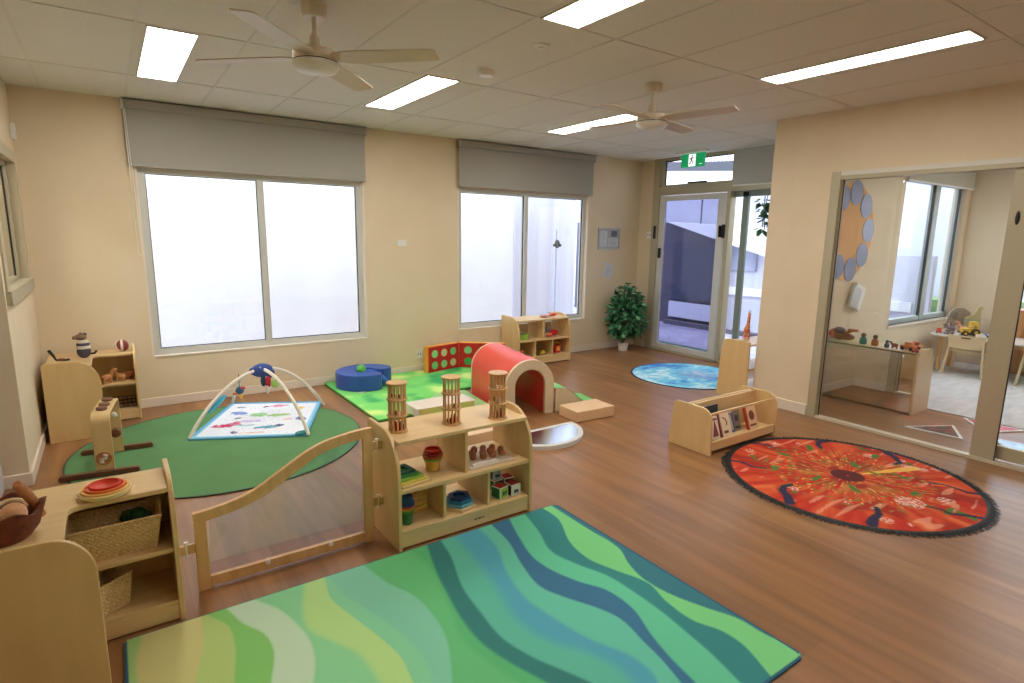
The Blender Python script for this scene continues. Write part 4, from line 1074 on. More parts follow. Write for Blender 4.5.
# baby rocker / pull-up stand
t = thing('baby_stand', 'bentwood baby activity arch on dark wooden runners at the edge of the green rug', 'toy', (-.12, 4.73, 0))
for (y, x0, x1) in ((4.475, -.35, .08), (4.965, -.31, .12)):
    MB().prism([(x0, .01), (x1, .01), (x1+.008, .025), (x1, .045), (x0, .045), (x0-.008, .025)], 'y', y-.02, y+.02).build('runner', M['brown_wood'], t, world=True, bevel=.004)
pr = []; r = .07
ya, yb, zt = 4.495, 4.945, .425
oo = [(ya, .012)]+[(ya+r-r*cos(pi/2*k/6), zt-r+r*sin(pi/2*k/6)) for k in range(7)]+[(yb-r+r*sin(pi/2*k/6), zt-r+r*cos(pi/2*k/6)) for k in range(7)]+[(yb, .012)]
r2 = .058; e = .014
ii = [(ya+e, .012)]+[(ya+e+r2-r2*cos(pi/2*k/6), zt-e-r2+r2*sin(pi/2*k/6)) for k in range(7)]+[(yb-e-r2+r2*sin(pi/2*k/6), zt-e-r2+r2*cos(pi/2*k/6)) for k in range(7)]+[(yb-e, .012)]
MB().strip(oo, ii, 'x', -.16, -.055).build('bent_arch', M['birch'], t, world=True, bevel=.002)
for (y, c) in ((4.60, 'terra'), (4.71, 'terra'), (4.84, 'terra')):
    MB().lathe([(0, 0), (.03, 0), (.034, .01), (.028, .018), (0, .02)], (-.108, y, .425), 20).build('knob', M['brown_wood'], t, world=True, smooth=True)
MB().lathe([(0, -.004), (.045, -.004), (.045, 0)], (-.11, 4.495, .12), 24, 'y').build('disc', M['terracotta'], t, world=True)
MB().tube([(-.11, 4.488, .15), (-.095, 4.488, .14), (-.10, 4.488, .125), (-.12, 4.488, .115), (-.125, 4.488, .10), (-.11, 4.488, .09)], [.006, .013, .012, .012, .013, .006], 8).build('swirl', col('cream_paint', 206, 196, 176), t, world=True, smooth=True)
MB().lathe([(0, 0), (.035, 0), (.03, -.03), (0, -.035)], (-.09, 4.93, .16), 18, 'y').build('knob', M['brown_wood'], t, world=True, smooth=True)
MB().ball((-.09, 4.91, .30), .02, 12).box(-.11, -.07, 4.915, 4.93, .28, .29).build('bead', M['white'], t, world=True, smooth=True)
t.rotation_euler = (0, 0, -.13)

# ================================================================== PLAY GYM
A, Bc, Cc, Dd = Vector((.39, 4.93, 0)), Vector((1.17, 4.55, 0)), Vector((1.55, 5.42, 0)), Vector((.84, 5.80, 0))
t = thing('baby_gym_mat', 'white padded mat with coloured sea animals and light blue border', 'mat', (.98, 5.19, .008))
N_ = 90; g = MB(); V = []
for i in range(N_+1):
    row = []
    for j in range(N_+1):
        u, v = i/N_, j/N_; p = A.lerp(Bc, u).lerp(Dd.lerp(Cc, u), v)
        edge = min(u, v, 1-u, 1-v); z = .010+.012*min(1, edge/.03)**.5+.0015*sin(u*38)*sin(v*36)*(edge > .05)
        row.append(g.bm.verts.new((p.x, p.y, z)))
    V.append(row)
for i in range(N_):
    for j in range(N_): g.bm.faces.new((V[i][j], V[i+1][j], V[i+1][j+1], V[i][j+1]))
mo = g.build('mat_cloth', VC, t, world=True, smooth=True)
an = [(.20, .30, .13, .045, (206, 54, 110), .2), (.27, .36, .05, .04, (206, 54, 110), 1.2), (.42, .60, .09, .055, (150, 206, 140), 0), (.63, .58, .11, .045, (156, 196, 120), .1),
      (.60, .24, .12, .035, (60, 150, 176), .15), (.70, .28, .04, .04, (40, 70, 130), 0), (.20, .66, .09, .05, (110, 140, 214), -.2), (.55, .88, .11, .035, (226, 140, 170), .1),
      (.80, .80, .05, .04, (232, 200, 90), 0), (.88, .46, .05, .06, (60, 76, 150), .3), (.40, .42, .10, .035, (206, 190, 230), 0), (.34, .12, .03, .03, (70, 60, 110), 0), (.16, .84, .05, .02, (80, 90, 120), 0), (.38, .30, .10, .02, (140, 200, 210), 0), (.75, .45, .05, .02, (236, 180, 170), .2), (.24, .5, .04, .02, (90, 100, 140), .6), (.42, .85, .03, .02, (40, 50, 80), .4), (.5, .1, .12, .012, (240, 176, 150), .05)]
UV = {}
k_ = 0
for i in range(N_+1):
    for j in range(N_+1): UV[k_] = (i/N_, j/N_); k_ += 1
a_ = mo.data.color_attributes.new('paint', 'FLOAT_COLOR', 'POINT'); fl_ = []
for idx in range(len(mo.data.vertices)):
    u, v = UV[idx]; e = min(u, v, 1-u, 1-v)
    c = S(232, 236, 246)
    nn = noise.noise(Vector((u*22, v*22, 3)))
    for q, (ax, ay, sx, sy, cc, ro_) in enumerate(an):
        dx, dy = u-ax, v-ay; p = dx*cos(ro_)+dy*sin(ro_); s2 = -dx*sin(ro_)+dy*cos(ro_)
        if (p/sx)**2+(s2/sy)**2 < 1+.9*noise.noise(Vector((u*26, v*26, q))): c = lerp(S(*cc), S(236, 240, 248), .25*(nn > .1))
    if abs(noise.noise(Vector((u*34, v*40, 20)))) < .012: c = lerp(c, S(150, 160, 200), .7)
    if e < .035: c = S(140, 200, 232)
    elif e < .04: c = S(96, 156, 210)
    fl_ += [*c, 1]
a_.data.foreach_set('color', fl_)
edge = [A, Bc, Cc, Dd]; ep = []
for k in range(4):
    for q in range(10): ep.append(edge[k].lerp(edge[(k+1) % 4], q/10)+Vector((0, 0, .016)))
MB().tube(ep, .010, 8, True).build('piping', VY('piping_blue', 96, 172, 214, .7), t, world=True, smooth=True)
plabel(MB().ball((1.15, 4.585, .03), .045, 12, (1.2, .8, .4)).build('corner_pocket', VY('pocket_teal', 50, 128, 140, .8), t, world=True, smooth=True), 'teal corner pocket')

t = thing('baby_gym_arches', 'crossed white padded arches of the baby gym with hanging toys over the mat', 'baby gym', (.98, 5.17, .02))
hub = Vector((.995, 5.17, .435))
def archpts(P, Q, n=26, lift=0):
    out = []
    for k in range(n+1):
        s_ = k/n; a = pi*s_; hx = .5-.5*cos(a)*abs(cos(a))**.0
        f_ = s_
        p = P.lerp(Q, f_); z = (hub.z+lift)*(4*s_*(1-s_))**.92
        # pass through the hub
        w_ = sin(a)**2
        mid = P.lerp(Q, .5); p += Vector((hub.x-mid.x, hub.y-mid.y, 0))*w_
        out.append(Vector((p.x, p.y, z+.022)))
    return out
tube_m = mottled('printed_white_tube', S(232, 226, 212), S(226, 218, 206), (30, 30, 30), .8, .2)
dots = VY('print_dots', 84, 96, 150, .8)
for (P, Q, l) in ((A+Vector((.005, .0, 0)), Cc+Vector((-.01, -.14, 0)), 0), (Bc+Vector((.02, -.02, 0)), Dd, .004)):
    pts = archpts(P, Q, lift=l)
    pt = MB().tube(pts, .014, 10).build('arch_tube', tube_m, t, world=True, smooth=True)
    dm = MB()
    for k in range(3, 24, 2): dm.ball(pts[k]+Vector((0, -.0, .006)), .0095, 6, (1, 1, .9))
    dm.build('print', dots, pt, world=True)
# plush on top
p = MB(); p.ball(hub+Vector((0, 0, .01)), .066, 16, (1.35, .9, .9)).ball(hub+Vector((-.07, .0, .012)), .032, 12).ball(hub+Vector((.06, -.015, -.02)), .04, 12, (1, .8, 1)).ball(hub+Vector((0, -.02, .035)), .03, 12, (1, .6, .8)).tube([hub+Vector((.07, -.02, 0)), hub+Vector((.09, -.03, -.05))], [.02, .01], 8)
p = p.build('plush_whale', VY('plush_navy', 62, 84, 150, .95), t, world=True, smooth=True)
MB().ball(hub+Vector((-.02, -.045, .045)), .007, 8).build('eye', M['white'], p, world=True)
# fabric wing
q = Vector((.60, 5.03, .235))
lw = MB(); lw.ball(q, .115, 16, (1.0, .42, .10), (hub-A).normalized().to_track_quat('X', 'Z').to_matrix()).build('fabric_fin', VY('fin_blue', 70, 170, 206, .9), t, world=True, smooth=True)
def hang(nm, top, items):
    top = Vector(top); low = min(i[0][2] for i in items)
    mb = MB().tube([top, Vector((top.x, top.y, items[0][0][2]))], .0025, 5)
    r = mb.build(nm, M['dark'], t, world=True)
    for (c, rad, sc, cl) in items:
        MB().ball(c, rad, 12, sc).build('hanging_charm', VY('charm_%d_%d' % (cl[0], cl[2]), *cl, .85), r, world=True, smooth=True)
hang('toy_cord', (.80, 5.10, .45), [((.80, 5.10, .31), .033, (1, .8, 1), (60, 96, 130)), ((.82, 5.09, .33), .018, (1.4, .6, .8), (210, 90, 110)), ((.765, 5.09, .29), .014, (1.6, .6, .8), (226, 130, 70)), ((.805, 5.09, .262), .017, (.8, .6, 1.5), (236, 190, 90))])
hang('toy_cord', (1.00, 5.14, .46), [((.995, 5.13, .36), .03, (.8, .7, 1.6), (40, 76, 96)), ((1.03, 5.12, .35), .03, (.8, .7, 1.7), (206, 40, 66)), ((1.02, 5.11, .285), .022, (.8, .6, 1.7), (226, 220, 214))])
hang('toy_cord', (1.08, 5.11, .45), [((1.085, 5.10, .335), .034, (1.2, .4, 1.2), (170, 204, 110)), ((1.10, 5.09, .365), .016, (1.5, .6, .8), (140, 190, 90))])

# ================================================================== TOYS
def ring_tower(label, x, y, z, beads):
    t = thing('rattle_tower', label, 'toy', (x, y, z), 0, 'wooden cage rattle towers on the toy shelf')
    dm = None; H3 = .086; R = .050
    disc = MB().lathe([(0, 0), (R+.004, 0), (R+.006, .004), (R+.004, .009), (0, .009)], n=26).build('disc', M['beech'], t, smooth=True)
    for k in (1, 2): inst('disc', disc, t, (0, 0, k*H3))
    inst('disc', disc, t, (0, 0, 3*H3))
    dw = MB().cyl((R*.86, 0, .009), .0046, H3-.009, 8).build('dowel', M['beech'], t, smooth=True)
    for k in range(3):
        for i in range(13):
            if k == 0 and i == 0: continue
            inst('dowel', dw, t, (0, 0, k*H3), 2*pi*i/13)
    for (k, a, r, cl, nm) in beads:
        MB().lathe([(0, 0), (.010, 0), (.012, .005), (.012, .026), (.008, .034), (.005, .036), (.009, .044), (0, .052)] if nm else [(0, 0), (.009, .002), (.012, .012), (.009, .022), (0, .024)], (r*cos(a), r*sin(a), .009+k*H3), 12).build('peg', col('peg_%d%d%d' % cl, *cl), t, smooth=True)
    return t
red_, blu_, brn_ = (170, 40, 30), (44, 62, 104), (150, 84, 48)
tz = .577
ring_tower('wooden cage tower with red and blue pegs, leftmost of the three on the toy shelf', 1.183, 2.755, tz, [(0, 3.6, .02, red_, 1), (0, 4.6, .022, red_, 1), (0, 5.4, .024, blu_, 1), (0, 1, .02, brn_, 1), (1, 4, .02, brn_, 0), (2, 4.6, .02, brn_, 0), (2, 2.6, .02, brn_, 0)])
ring_tower('wooden cage tower with dark red pegs, middle one of the three on the toy shelf', 1.485, 2.715, tz, [(0, 3.4, .02, red_, 0), (0, 4.4, .024, red_, 1), (0, 5.6, .022, red_, 1), (0, .4, .02, brn_, 0), (1, 4.8, .02, brn_, 0)])
ring_tower('wooden cage tower with brown pegs, rightmost of the three on the toy shelf', 1.758, 2.665, tz, [(0, 3.6, .02, brn_, 1), (0, 4.8, .022, red_, 0), (0, 5.6, .02, brn_, 1), (1, 4.2, .022, M and (190, 180, 176), 0), (1, 2, .02, brn_, 0)])

SX, SY = 1.09, 2.55       # toy shelf origin
# nested green squares, upper left bay
def frame_tile(name, label, cx, cy, z, s, h, m_, hole, group, rz=0):
    t = MB(); a = s/2; b = s*hole/2
    if hole:
        for bx in ((-a, a, -a, -b), (-a, a, b, a), (-a, -b, -b, b), (b, a, -b, b)): t.box(*bx, 0, h)
    else: t.box(-a, a, -a, a, 0, h)
    o = t.build(name, m_, bevel=.0015); o.location = (cx, cy, z); o.rotation_euler = (0, 0, rz)
    return tag(o, label, 'toy', group)
gg = 'nesting square plates in the toy shelf'
cx, cy, z = SX+.115, SY+.12, .3255
for k, (s, cl, nm) in enumerate(((.175, (216, 190, 134), 'pale wood'), (.16, (222, 206, 96), 'yellow'), (.145, (150, 190, 76), 'lime green'), (.125, (60, 140, 76), 'mid green'), (.105, (24, 92, 66), 'dark green'))):
    frame_tile('nesting_square', nm+' square plate in the stepped pile, upper left bay of the toy shelf', cx-.008*k, cy+.006*k, z, s, .012, col('sq%d' % k, *cl), 0 if k < 4 else .5, gg, .12); z += .0125
# stacking cups, upper left bay
def cup(label, x, y, z, r, h, cl, group, flip=False):
    t = MB(); p = [(0, 0), (r*.82, 0), (r*.86, .002), (r, h), (r+.004, h), (r+.004, h-.006), (r*1.0, h-.006)] if False else None
    pr = [(0, 0), (r*.86, 0), (r*.88, .003), (r*.97, h-.008), (r+.004, h-.006), (r+.005, h), (r*.95, h), (r*.93, h-.01), (r*.84, .006), (0, .006)]
    if flip: pr = [(q[0], h-q[1]) for q in pr]
    o = MB().lathe(pr, n=24).build('stacking_cup', col('cup%d_%d_%d' % cl, *cl, rough=.35), smooth=True); o.location = (x, y, z)
    return tag(o, label, 'cup', group)
x, y = SX+.29, SY+.19; G1 = 'cup tower in the upper left bay of the toy shelf'
cup('yellow stacking cup at the bottom of the red topped cup tower', x, y, .3255, .044, .055, (222, 190, 84), G1)
cup('lime green stacking cup rim above the yellow cup', x, y, .381, .050, .014, (140, 190, 80), G1)
cup('orange stacking cup in the cup tower, below the red ones', x, y, .3955, .053, .014, (214, 104, 50), G1)
cup('dull red stacking cup second from the top of the tower', x, y, .410, .048, .014, (190, 60, 48), G1)
cup('bright red stacking cup on the very top of the cup tower', x, y, .4245, .040, .018, (214, 40, 36), G1)
# wooden peg pots on a pale board, upper right bay
t = thing('bead_board', 'pale wooden board under the brown wooden pots in the toy shelf', 'board', (SX+.60, SY+.18, .3255))
MB().box(-.15, .15, -.13, .13, 0, .008).build('board', col('board_pale', 214, 200, 190), t, bevel=.004)
MB().tube([(-.12, -.10, .012), (-.06, -.085, .012), (0, -.10, .012), (.05, -.085, .012)], .008, 8).build('pale_cord', M['white'], t, smooth=True)
pot = thing('wooden_pot', 'small turned brown wooden pot on the pale board, foremost left', 'pot', (0, 0, 0), 0, 'brown wooden pots on the pale board')
MB().lathe([(0, 0), (.015, 0), (.020, .012), (.0185, .026), (.014, .032), (.010, .032), (.010, .026), (0, .025)], n=16).build('body', M['terracotta'], pot, smooth=True)
MB().lathe([(0, .027), (.0098, .027)], n=14).build('hollow', M['leather'], pot)
PP = [(-.085, -.02, 'front left of the group'), (-.03, -.045, 'front, second from the left'), (.03, -.05, 'front, third from the left'), (.095, -.045, 'front right end'), (-.06, .035, 'second row left'), (0, .012, 'centre of the group'), (.05, .01, 'right of centre'), (-.02, .075, 'back left'), (.035, .065, 'back centre'), (.09, .05, 'back right'), (.12, .00, 'far right edge'), (-.10, .06, 'far left at the back')]
for i, (dx, dy, wh) in enumerate(PP):
    loc = (SX+.622+dx, SY+.19+dy, .334)
    lab = 'brown turned wooden pot on the pale board, '+wh
    if i == 0: pot.location = loc; pot['label'] = lab
    else: dup(pot, loc, i*.7, lab)
# lower left bay: colour cup tower and yellow basket
x, y = SX+.085, SY+.09; G2 = 'cup tower in the lower left bay of the toy shelf'; z = .1035
for k, (cl, nm, r, h) in enumerate((((40, 110, 56), 'dark green stacking cup at the bottom of the lower left tower', .034, .062), ((96, 160, 60), 'green stacking cup just above the dark green one', .036, .014), ((236, 176, 60), 'amber stacking cup in the lower left tower', .037, .013), ((216, 84, 48), 'red orange stacking cup under the blue ones', .038, .013), ((60, 60, 120), 'violet stacking cup in the lower left tower', .037, .014), ((34, 74, 120), 'deep blue stacking cup on top of the lower left tower', .036, .036))):
    cup(nm, x, y, z, r, h, cl, G2, flip=k > 3); z += h+.0005
def crate(label, loc, s, hgt, cl, rz=0):
    t = thing('toy_basket', label, 'basket', loc, rz); m_ = col('crate%d%d%d' % cl, *cl)
    b = MB(); a = s[0]/2; c = s[1]/2; w_ = .006
    b.box(-a, a, -c, c, 0, .005)
    for k in range(3):
        z0 = .012+k*(hgt-.02)/3; z1 = z0+(hgt-.02)/3*.62
        b.box(-a, a, -c, -c+w_, z0, z1).box(-a, a, c-w_, c, z0, z1).box(-a, -a+w_, -c, c, z0, z1).box(a-w_, a, -c, c, z0, z1)
    for sx in (-a, a-w_):
        for sy in (-c, c-w_): b.box(sx, sx+w_, sy, sy+w_, 0, hgt)
    b.build('body', m_, t)
    b = MB(); b.box(-a-.004, a+.004, -c-.004, -c+w_, hgt-.008, hgt).box(-a-.004, a+.004, c-w_, c+.004, hgt-.008, hgt).box(-a-.004, -a+w_, -c, c, hgt-.008, hgt).box(a-w_, a+.004, -c, c, hgt-.008, hgt)
    b.build('rim', m_, t, bevel=.001)
crate('yellow slatted basket behind the cup tower in the lower left bay', (SX+.175, SY+.24, .1035), (.13, .15), .11, (220, 178, 84), .1)
# lower middle bay: hexagon stack
z = .1035
for k, (r, cl, nm, hol) in enumerate(((.098, (216, 186, 136), 'pale wood hexagon plate at the bottom of the blue pile', 0), (.084, (110, 176, 190), 'light turquoise hexagon plate in the blue pile', 0), (.074, (44, 120, 164), 'mid blue hexagon plate in the blue pile', 0), (.064, (24, 62, 116), 'dark blue hollow hexagon on top of the pile', .6))):
    hx = [(r*cos(pi/3*i+.2), r*sin(pi/3*i+.2)) for i in range(6)]
    b = MB(); h_ = .016
    if hol:
        inn = [(p[0]*hol, p[1]*hol) for p in hx]
        b.strip(hx+[hx[0]], inn+[inn[0]], 'z', 0, h_)
    else: b.prism(hx, 'z', 0, h_)
    o = b.build('nesting_hexagon', col('hex%d' % k, *cl), bevel=.0015); o.location = (SX+.415, SY+.115, z); z += h_+.0005
    tag(o, nm, 'toy', 'nesting hexagon plates in the toy shelf')
# lower right bay: picture blocks and small books
def pic_block(label, loc, s, cols, rz, art):
    t = thing('picture_block', label, 'block', loc, rz, 'picture cubes in the toy shelf')
    a = s/2
    MB().box(-a, a, -a, a, 0, s).build('cube', col('pb_white', 226, 226, 218), t, bevel=.003)
    MB().box(-a+.005, a-.005, -a-.0012, -a-.0002, .006, s-.006).build('front_picture', col('pb%d%d%d' % cols[0], *cols[0]), t)
    MB().box(-a+.005, a-.005, -a+.005, a-.005, s+.0002, s+.0012).build('top_picture', col('pb%d%d%d' % cols[1], *cols[1]), t)
    MB().box(-a-.0012, -a-.0002, -a+.005, a-.005, .006, s-.006).build('side_picture', col('pb%d%d%d' % cols[2], *cols[2]), t)
    k = MB(); art(k, a, s); k.build('picture_motif', col('pb%d%d%d' % cols[3], *cols[3]), t)
def m_bug(k, a, s): k.ball((-.008, -a-.0016, s*.5), .012, 10, (1, .06, 1)).ball((.012, -a-.0016, s*.52), .010, 10, (1, .06, 1)).box(-.02, .02, -a-.002, -a-.0014, s*.28, s*.34)
def m_car(k, a, s): k.box(-.018, .016, -a-.002, -a-.0014, s*.35, s*.55).ball((-.008, -a-.0016, s*.32), .006, 8, (1, .1, 1)).ball((.01, -a-.0016, s*.32), .006, 8, (1, .1, 1))
lx, ly = SX+.665, SY+.085
pic_block('picture cube with lime front and red top, front left in the lower right bay', (lx+.005, ly, .1035), .07, ((150, 196, 66), (206, 44, 44), (40, 120, 76), (26, 92, 84)), .25, m_bug)
pic_block('white picture cube with a dark motif and red checked top, front right', (lx+.09, ly-.005, .1035), .07, ((214, 216, 208), (190, 60, 60), (44, 56, 70), (34, 76, 92)), .1, m_car)
pic_block('dark green picture cube behind the lime and red one', (lx+.035, ly+.10, .1035), .07, ((38, 96, 70), (36, 80, 60), (60, 140, 90), (190, 200, 110)), .15, m_bug)
pic_block('checked red and black picture cube at the back right of the bay', (lx+.115, ly+.095, .1035), .07, ((60, 40, 44), (180, 50, 60), (40, 40, 50), (220, 210, 200)), -.05, m_car)
pic_block('white and blue picture cube stacked on the dark green one at the back', (lx+.03, ly+.10, .1755), .06, ((196, 206, 206), (206, 212, 210), (90, 140, 150), (40, 70, 100)), .1, m_car)
b = MB().box(-.06, .06, -.05, .05, 0, .008).build('board_book', col('flat_white', 220, 216, 210), bevel=.001); b.location = (lx-.02, ly-.01, .1035); b.rotation_euler = (0, 0, .3)
b.location = (lx-.045, ly+.09, .1035); tag(b, 'thin white board book lying left of the picture cubes', 'book')

# ---- foreground shelf: nesting bowls, baskets
def saucer(label, r, z, h, cl):
    o = MB().lathe([(0, 0), (r*.80, 0), (r*.95, h*.25), (r, h*.8), (r*.985, h), (r*.90, h), (r*.86, h*.7), (r*.6, h*.35), (0, h*.3)], n=40).build('nesting_bowl', col('bowl%d_%d' % (cl[0], cl[1]), *cl, rough=.45), smooth=True)
    o.location = (-.09, 2.665, z); tag(o, label, 'bowl', 'nested coloured bowls on the foreground shelf'); return o
saucer('pale straw coloured bowl, outermost of the nested bowls', .090, .5775, .022, (226, 204, 148))
saucer('golden yellow bowl second from outside in the nest', .080, .5830, .024, (236, 186, 100))
saucer('orange bowl third from outside in the nest', .068, .5890, .026, (238, 122, 62))
saucer('red innermost bowl of the nested bowls', .054, .5950, .027, (220, 62, 36))

def weave_basket(label, loc, L, W, Hh, rz, mo, holes=True, flare=.012):
    t = thing('wicker_basket', label, 'basket', loc, rz)
    def wall(p0, p1, q0, q1, nu, nv, inner=False):
        mb = MB(); V = []
        d = (Vector(p1)-Vector(p0)); n_ = d.cross(Vector((0, 0, 1))).normalized()
        for i in range(nu+1):
            row = []
            for j in range(nv+1):
                u, v = i/nu, j/nv
                a = Vector(p0).lerp(Vector(p1), u); b = Vector(q0).lerp(Vector(q1), u); p = a.lerp(b, v)
                w_ = sin(i*pi/2+.5)*(1 if (j//2) % 2 else -1)*.0018+(.0014 if j % 2 else -.0010)
                row.append(mb.bm.verts.new(p+n_*w_))
            V.append(row)
        for i in range(nu):
            for j in range(nv): mb.bm.faces.new((V[i][j], V[i+1][j], V[i+1][j+1], V[i][j+1]))
        return mb
    a, c, f_ = L/2, W/2, flare
    bt = [(-a+f_, -c+f_, 0), (a-f_, -c+f_, 0), (a-f_, c-f_, 0), (-a+f_, c-f_, 0)]; tp = [(-a, -c, Hh), (a, -c, Hh), (a, c, Hh), (-a, c, Hh)]
    for k in range(4):
        P0, P1, Q0, Q1 = bt[k], bt[(k+1) % 4], tp[k], tp[(k+1) % 4]
        L_ = (Vector(P1)-Vector(P0)).length
        w_ = wall(P0, P1, Q0, Q1, int(L_/.0045), int(Hh/.0045)).build('woven_side', [mo], t)
        sd = w_.modifiers.new('thick', 'SOLIDIFY'); sd.thickness = .004
    MB().box(-a+f_, a-f_, -c+f_, c-f_, 0, .006).build('base', mo, t)
    MB().tube([Vector(tp[0]), Vector(tp[0]).lerp(Vector(tp[1]), .5), Vector(tp[1]), Vector(tp[1]).lerp(Vector(tp[2]), .5), Vector(tp[2]), Vector(tp[2]).lerp(Vector(tp[3]), .5), Vector(tp[3]), Vector(tp[3]).lerp(Vector(tp[0]), .5)], .0045, 8, True).build('rim', mo, t, smooth=True)
    if holes:
        MB().tube([(a, -c*.45, Hh-.004), (a+.002, -c*.3, Hh+.03), (a+.002, 0, Hh+.038), (a+.002, c*.3, Hh+.03), (a, c*.45, Hh-.004)], .004, 8).build('handle', mo, t, smooth=True)
    return t
def crumple(name, label, loc, r, hgt, m_, cat, seed):
    rnd = random.Random(seed); b = MB()
    for k in range(9):
        a = rnd.uniform(0, 6.28); d = rnd.uniform(0, r*.75)
        b.ball((d*cos(a), d*sin(a)*.6, hgt*(.35+.3*rnd.random())), r*.38, 8, (1.2, .8, .7), Matrix.Rotation(rnd.uniform(0, 3), 3, (0, 0, 1)))
    for v in b.bm.verts:
        nn = noise.noise_vector(v.co*34+Vector((seed, 0, 0))); v.co += nn*.012
        v.co.z = max(v.co.z, 0)
    o = b.build(name, m_, smooth=True); o.location = loc; return tag(o, label, cat)
weave_basket('rectangular woven basket with green leaves inside on the middle board of the foreground shelf', (-.070, 2.685, .3255), .305, .185, .145, .02, M['cane'], True, .024)
crumple('leaf_bundle', 'dark green leaf bundle inside the upper woven basket', (.0, 2.715, .375), .08, .235, mottled('leaf_bundle', S(24, 70, 44), S(60, 110, 60), (40, 40, 40), .7), 'leaves', 4)
weave_basket('woven basket turned askew on the bottom board of the foreground shelf', (-.165, 2.665, .094), .20, .165, .135, .62, M['cane'], False)
crumple('cloth_bundle', 'dark grey cloth bundle inside the lower woven basket', (-.17, 2.67, .102), .08, .12, mottled('dark_cloth', S(40, 42, 40), S(66, 66, 60), (30, 30, 30), .9), 'cloth', 9)

# ---- brown felt bowl with objects, left edge
t = thing('treasure_bowl', 'dark brown felt bowl holding loose treasures at the left edge of the photo', 'bowl', (-.372, 2.44, .5775))
b = MB(); prf = []
bw = MB().lathe([(0, 0), (.075, 0), (.098, .03), (.112, .075), (.118, .10), (.106, .10), (.098, .07), (.086, .03), (.06, .012), (0, .010)], n=40)
for v in bw.bm.verts:
    a = atan2(v.co.y, v.co.x); k = 1+.06*sin(a*5+.6)*(v.co.z/.1); v.co.x *= k; v.co.y *= k; v.co.z *= 1+.14*sin(a*5+1.1)*(v.co.z > .05)
bw.build('bowl_body', M['leather'], t, smooth=True)
o = MB().ball((0, 0, .038), .038, 20).build('yarn_ball', mottled('pink_yarn', S(214, 160, 122), S(226, 176, 138), (50, 50, 50), .9, .5), smooth=True); o.location = (-.332, 2.385, .638); tag(o, 'pinkish round ball in the brown felt bowl', 'ball')
o = MB().tube([(-.270, 2.475, .62), (-.288, 2.45, .69), (-.312, 2.405, .765), (-.315, 2.40, .772)], [.013, .016, .017, .012], 14).build('wooden_stick', M['terracotta'], smooth=True); tag(o, 'thick brown wooden stick rising out of the brown felt bowl', 'stick')
o = MB().ball((-.395, 2.405, .672), .042, 16, (1.0, .7, .75)).build('pale_shell', col('pale_green_wood', 206, 204, 160), smooth=True); tag(o, 'pale green egg-shaped wooden piece in the brown felt bowl', 'toy')
o = MB().tube([(-.35+.045*cos(a*.3), 2.47+.03*sin(a*.3), .660+.022*sin(a*.3)) for a in range(0, 15)], .009, 8).build('wooden_ring', M['birch_pale'], smooth=True); tag(o, 'pale curved wooden ring piece at the back of the brown felt bowl', 'toy')
o = MB().ball((-.40, 2.50, .652), .036, 14, (1, 1, .8)).build('walnut_piece', M['brown_wood'], smooth=True); tag(o, 'dark brown rounded piece at the back of the felt bowl', 'toy')

# ---- back left corner shelf toys
t = thing('plush_lemur', 'striped grey and white plush animal on the back left corner shelf', 'soft toy', (-.23, 5.78, .5775))
MB().ball((0, 0, .05), .048, 16, (1, .85, 1.1)).build('body', col('plush_slate', 84, 78, 92, rough=.95), t, smooth=True)
MB().lathe([(.0, .075), (.046, .075), (.050, .088), (.046, .10), (0, .10)], n=20).lathe([(0, .122), (.040, .122), (.042, .132), (.036, .142), (0, .142)], n=20).build('white_stripe', col('plush_white', 222, 214, 204, rough=.95), t, smooth=True)
MB().lathe([(.044, .098), (.046, .11), (.040, .124)], n=20).build('grey_stripe', col('plush_slate', 84, 78, 92, rough=.95), t, smooth=True)
MB().ball((-.012, -.005, .170), .032, 14, (1.3, .9, .8)).ball((-.052, -.01, .168), .016, 10).build('head', col('plush_taupe', 130, 104, 82, rough=.95), t, smooth=True)
MB().ball((.018, 0, .19), .015, 10).ball((-.01, .02, .19), .014, 10).build('ear', col('plush_slate2', 92, 84, 86, rough=.95), t, smooth=True)
MB().tube([(.04, 0, .03), (.07, 0, .03), (.085, 0, .05)], .007, 6).build('tail', M['dark'], t, smooth=True)
t = thing('twig_toy', 'dark stick-like toy lying at the left end of the back corner shelf', 'toy', (-.40, 5.66, .5775))
MB().tube([(-.045, 0, .10), (-.02, 0, .055), (-.005, 0, .02), (.04, 0, .014), (.08, .0, .016)], [.012, .010, .008, .009, .008], 8).build('twig_body', M['dark'], t, smooth=True)
MB().ball((.03, 0, .02), .015, 10, (1.6, 1, .7)).build('knot', M['leather'], t, smooth=True)
t = thing('patchwork_ball', 'brown and white patchwork ball at the right end of the back corner shelf', 'ball', (.03, 5.93, .5775))
MB().ball((0, 0, .05), .05, 24).build('ball_skin', col('ball_brown', 128, 52, 40, rough=.7), t, smooth=True)
MB().lathe([(.0502, -.009), (.0515, 0), (.0502, .009)], (0, 0, .05), 30, 'z', tilt=Matrix.Rotation(1.2, 3, 'X') @ Matrix.Rotation(.5, 3, 'Y')).lathe([(.0502, -.009), (.0515, 0), (.0502, .009)], (0, 0, .05), 30, 'x').build('white_band', col('ball_white', 226, 216, 206, rough=.8), t, smooth=True)
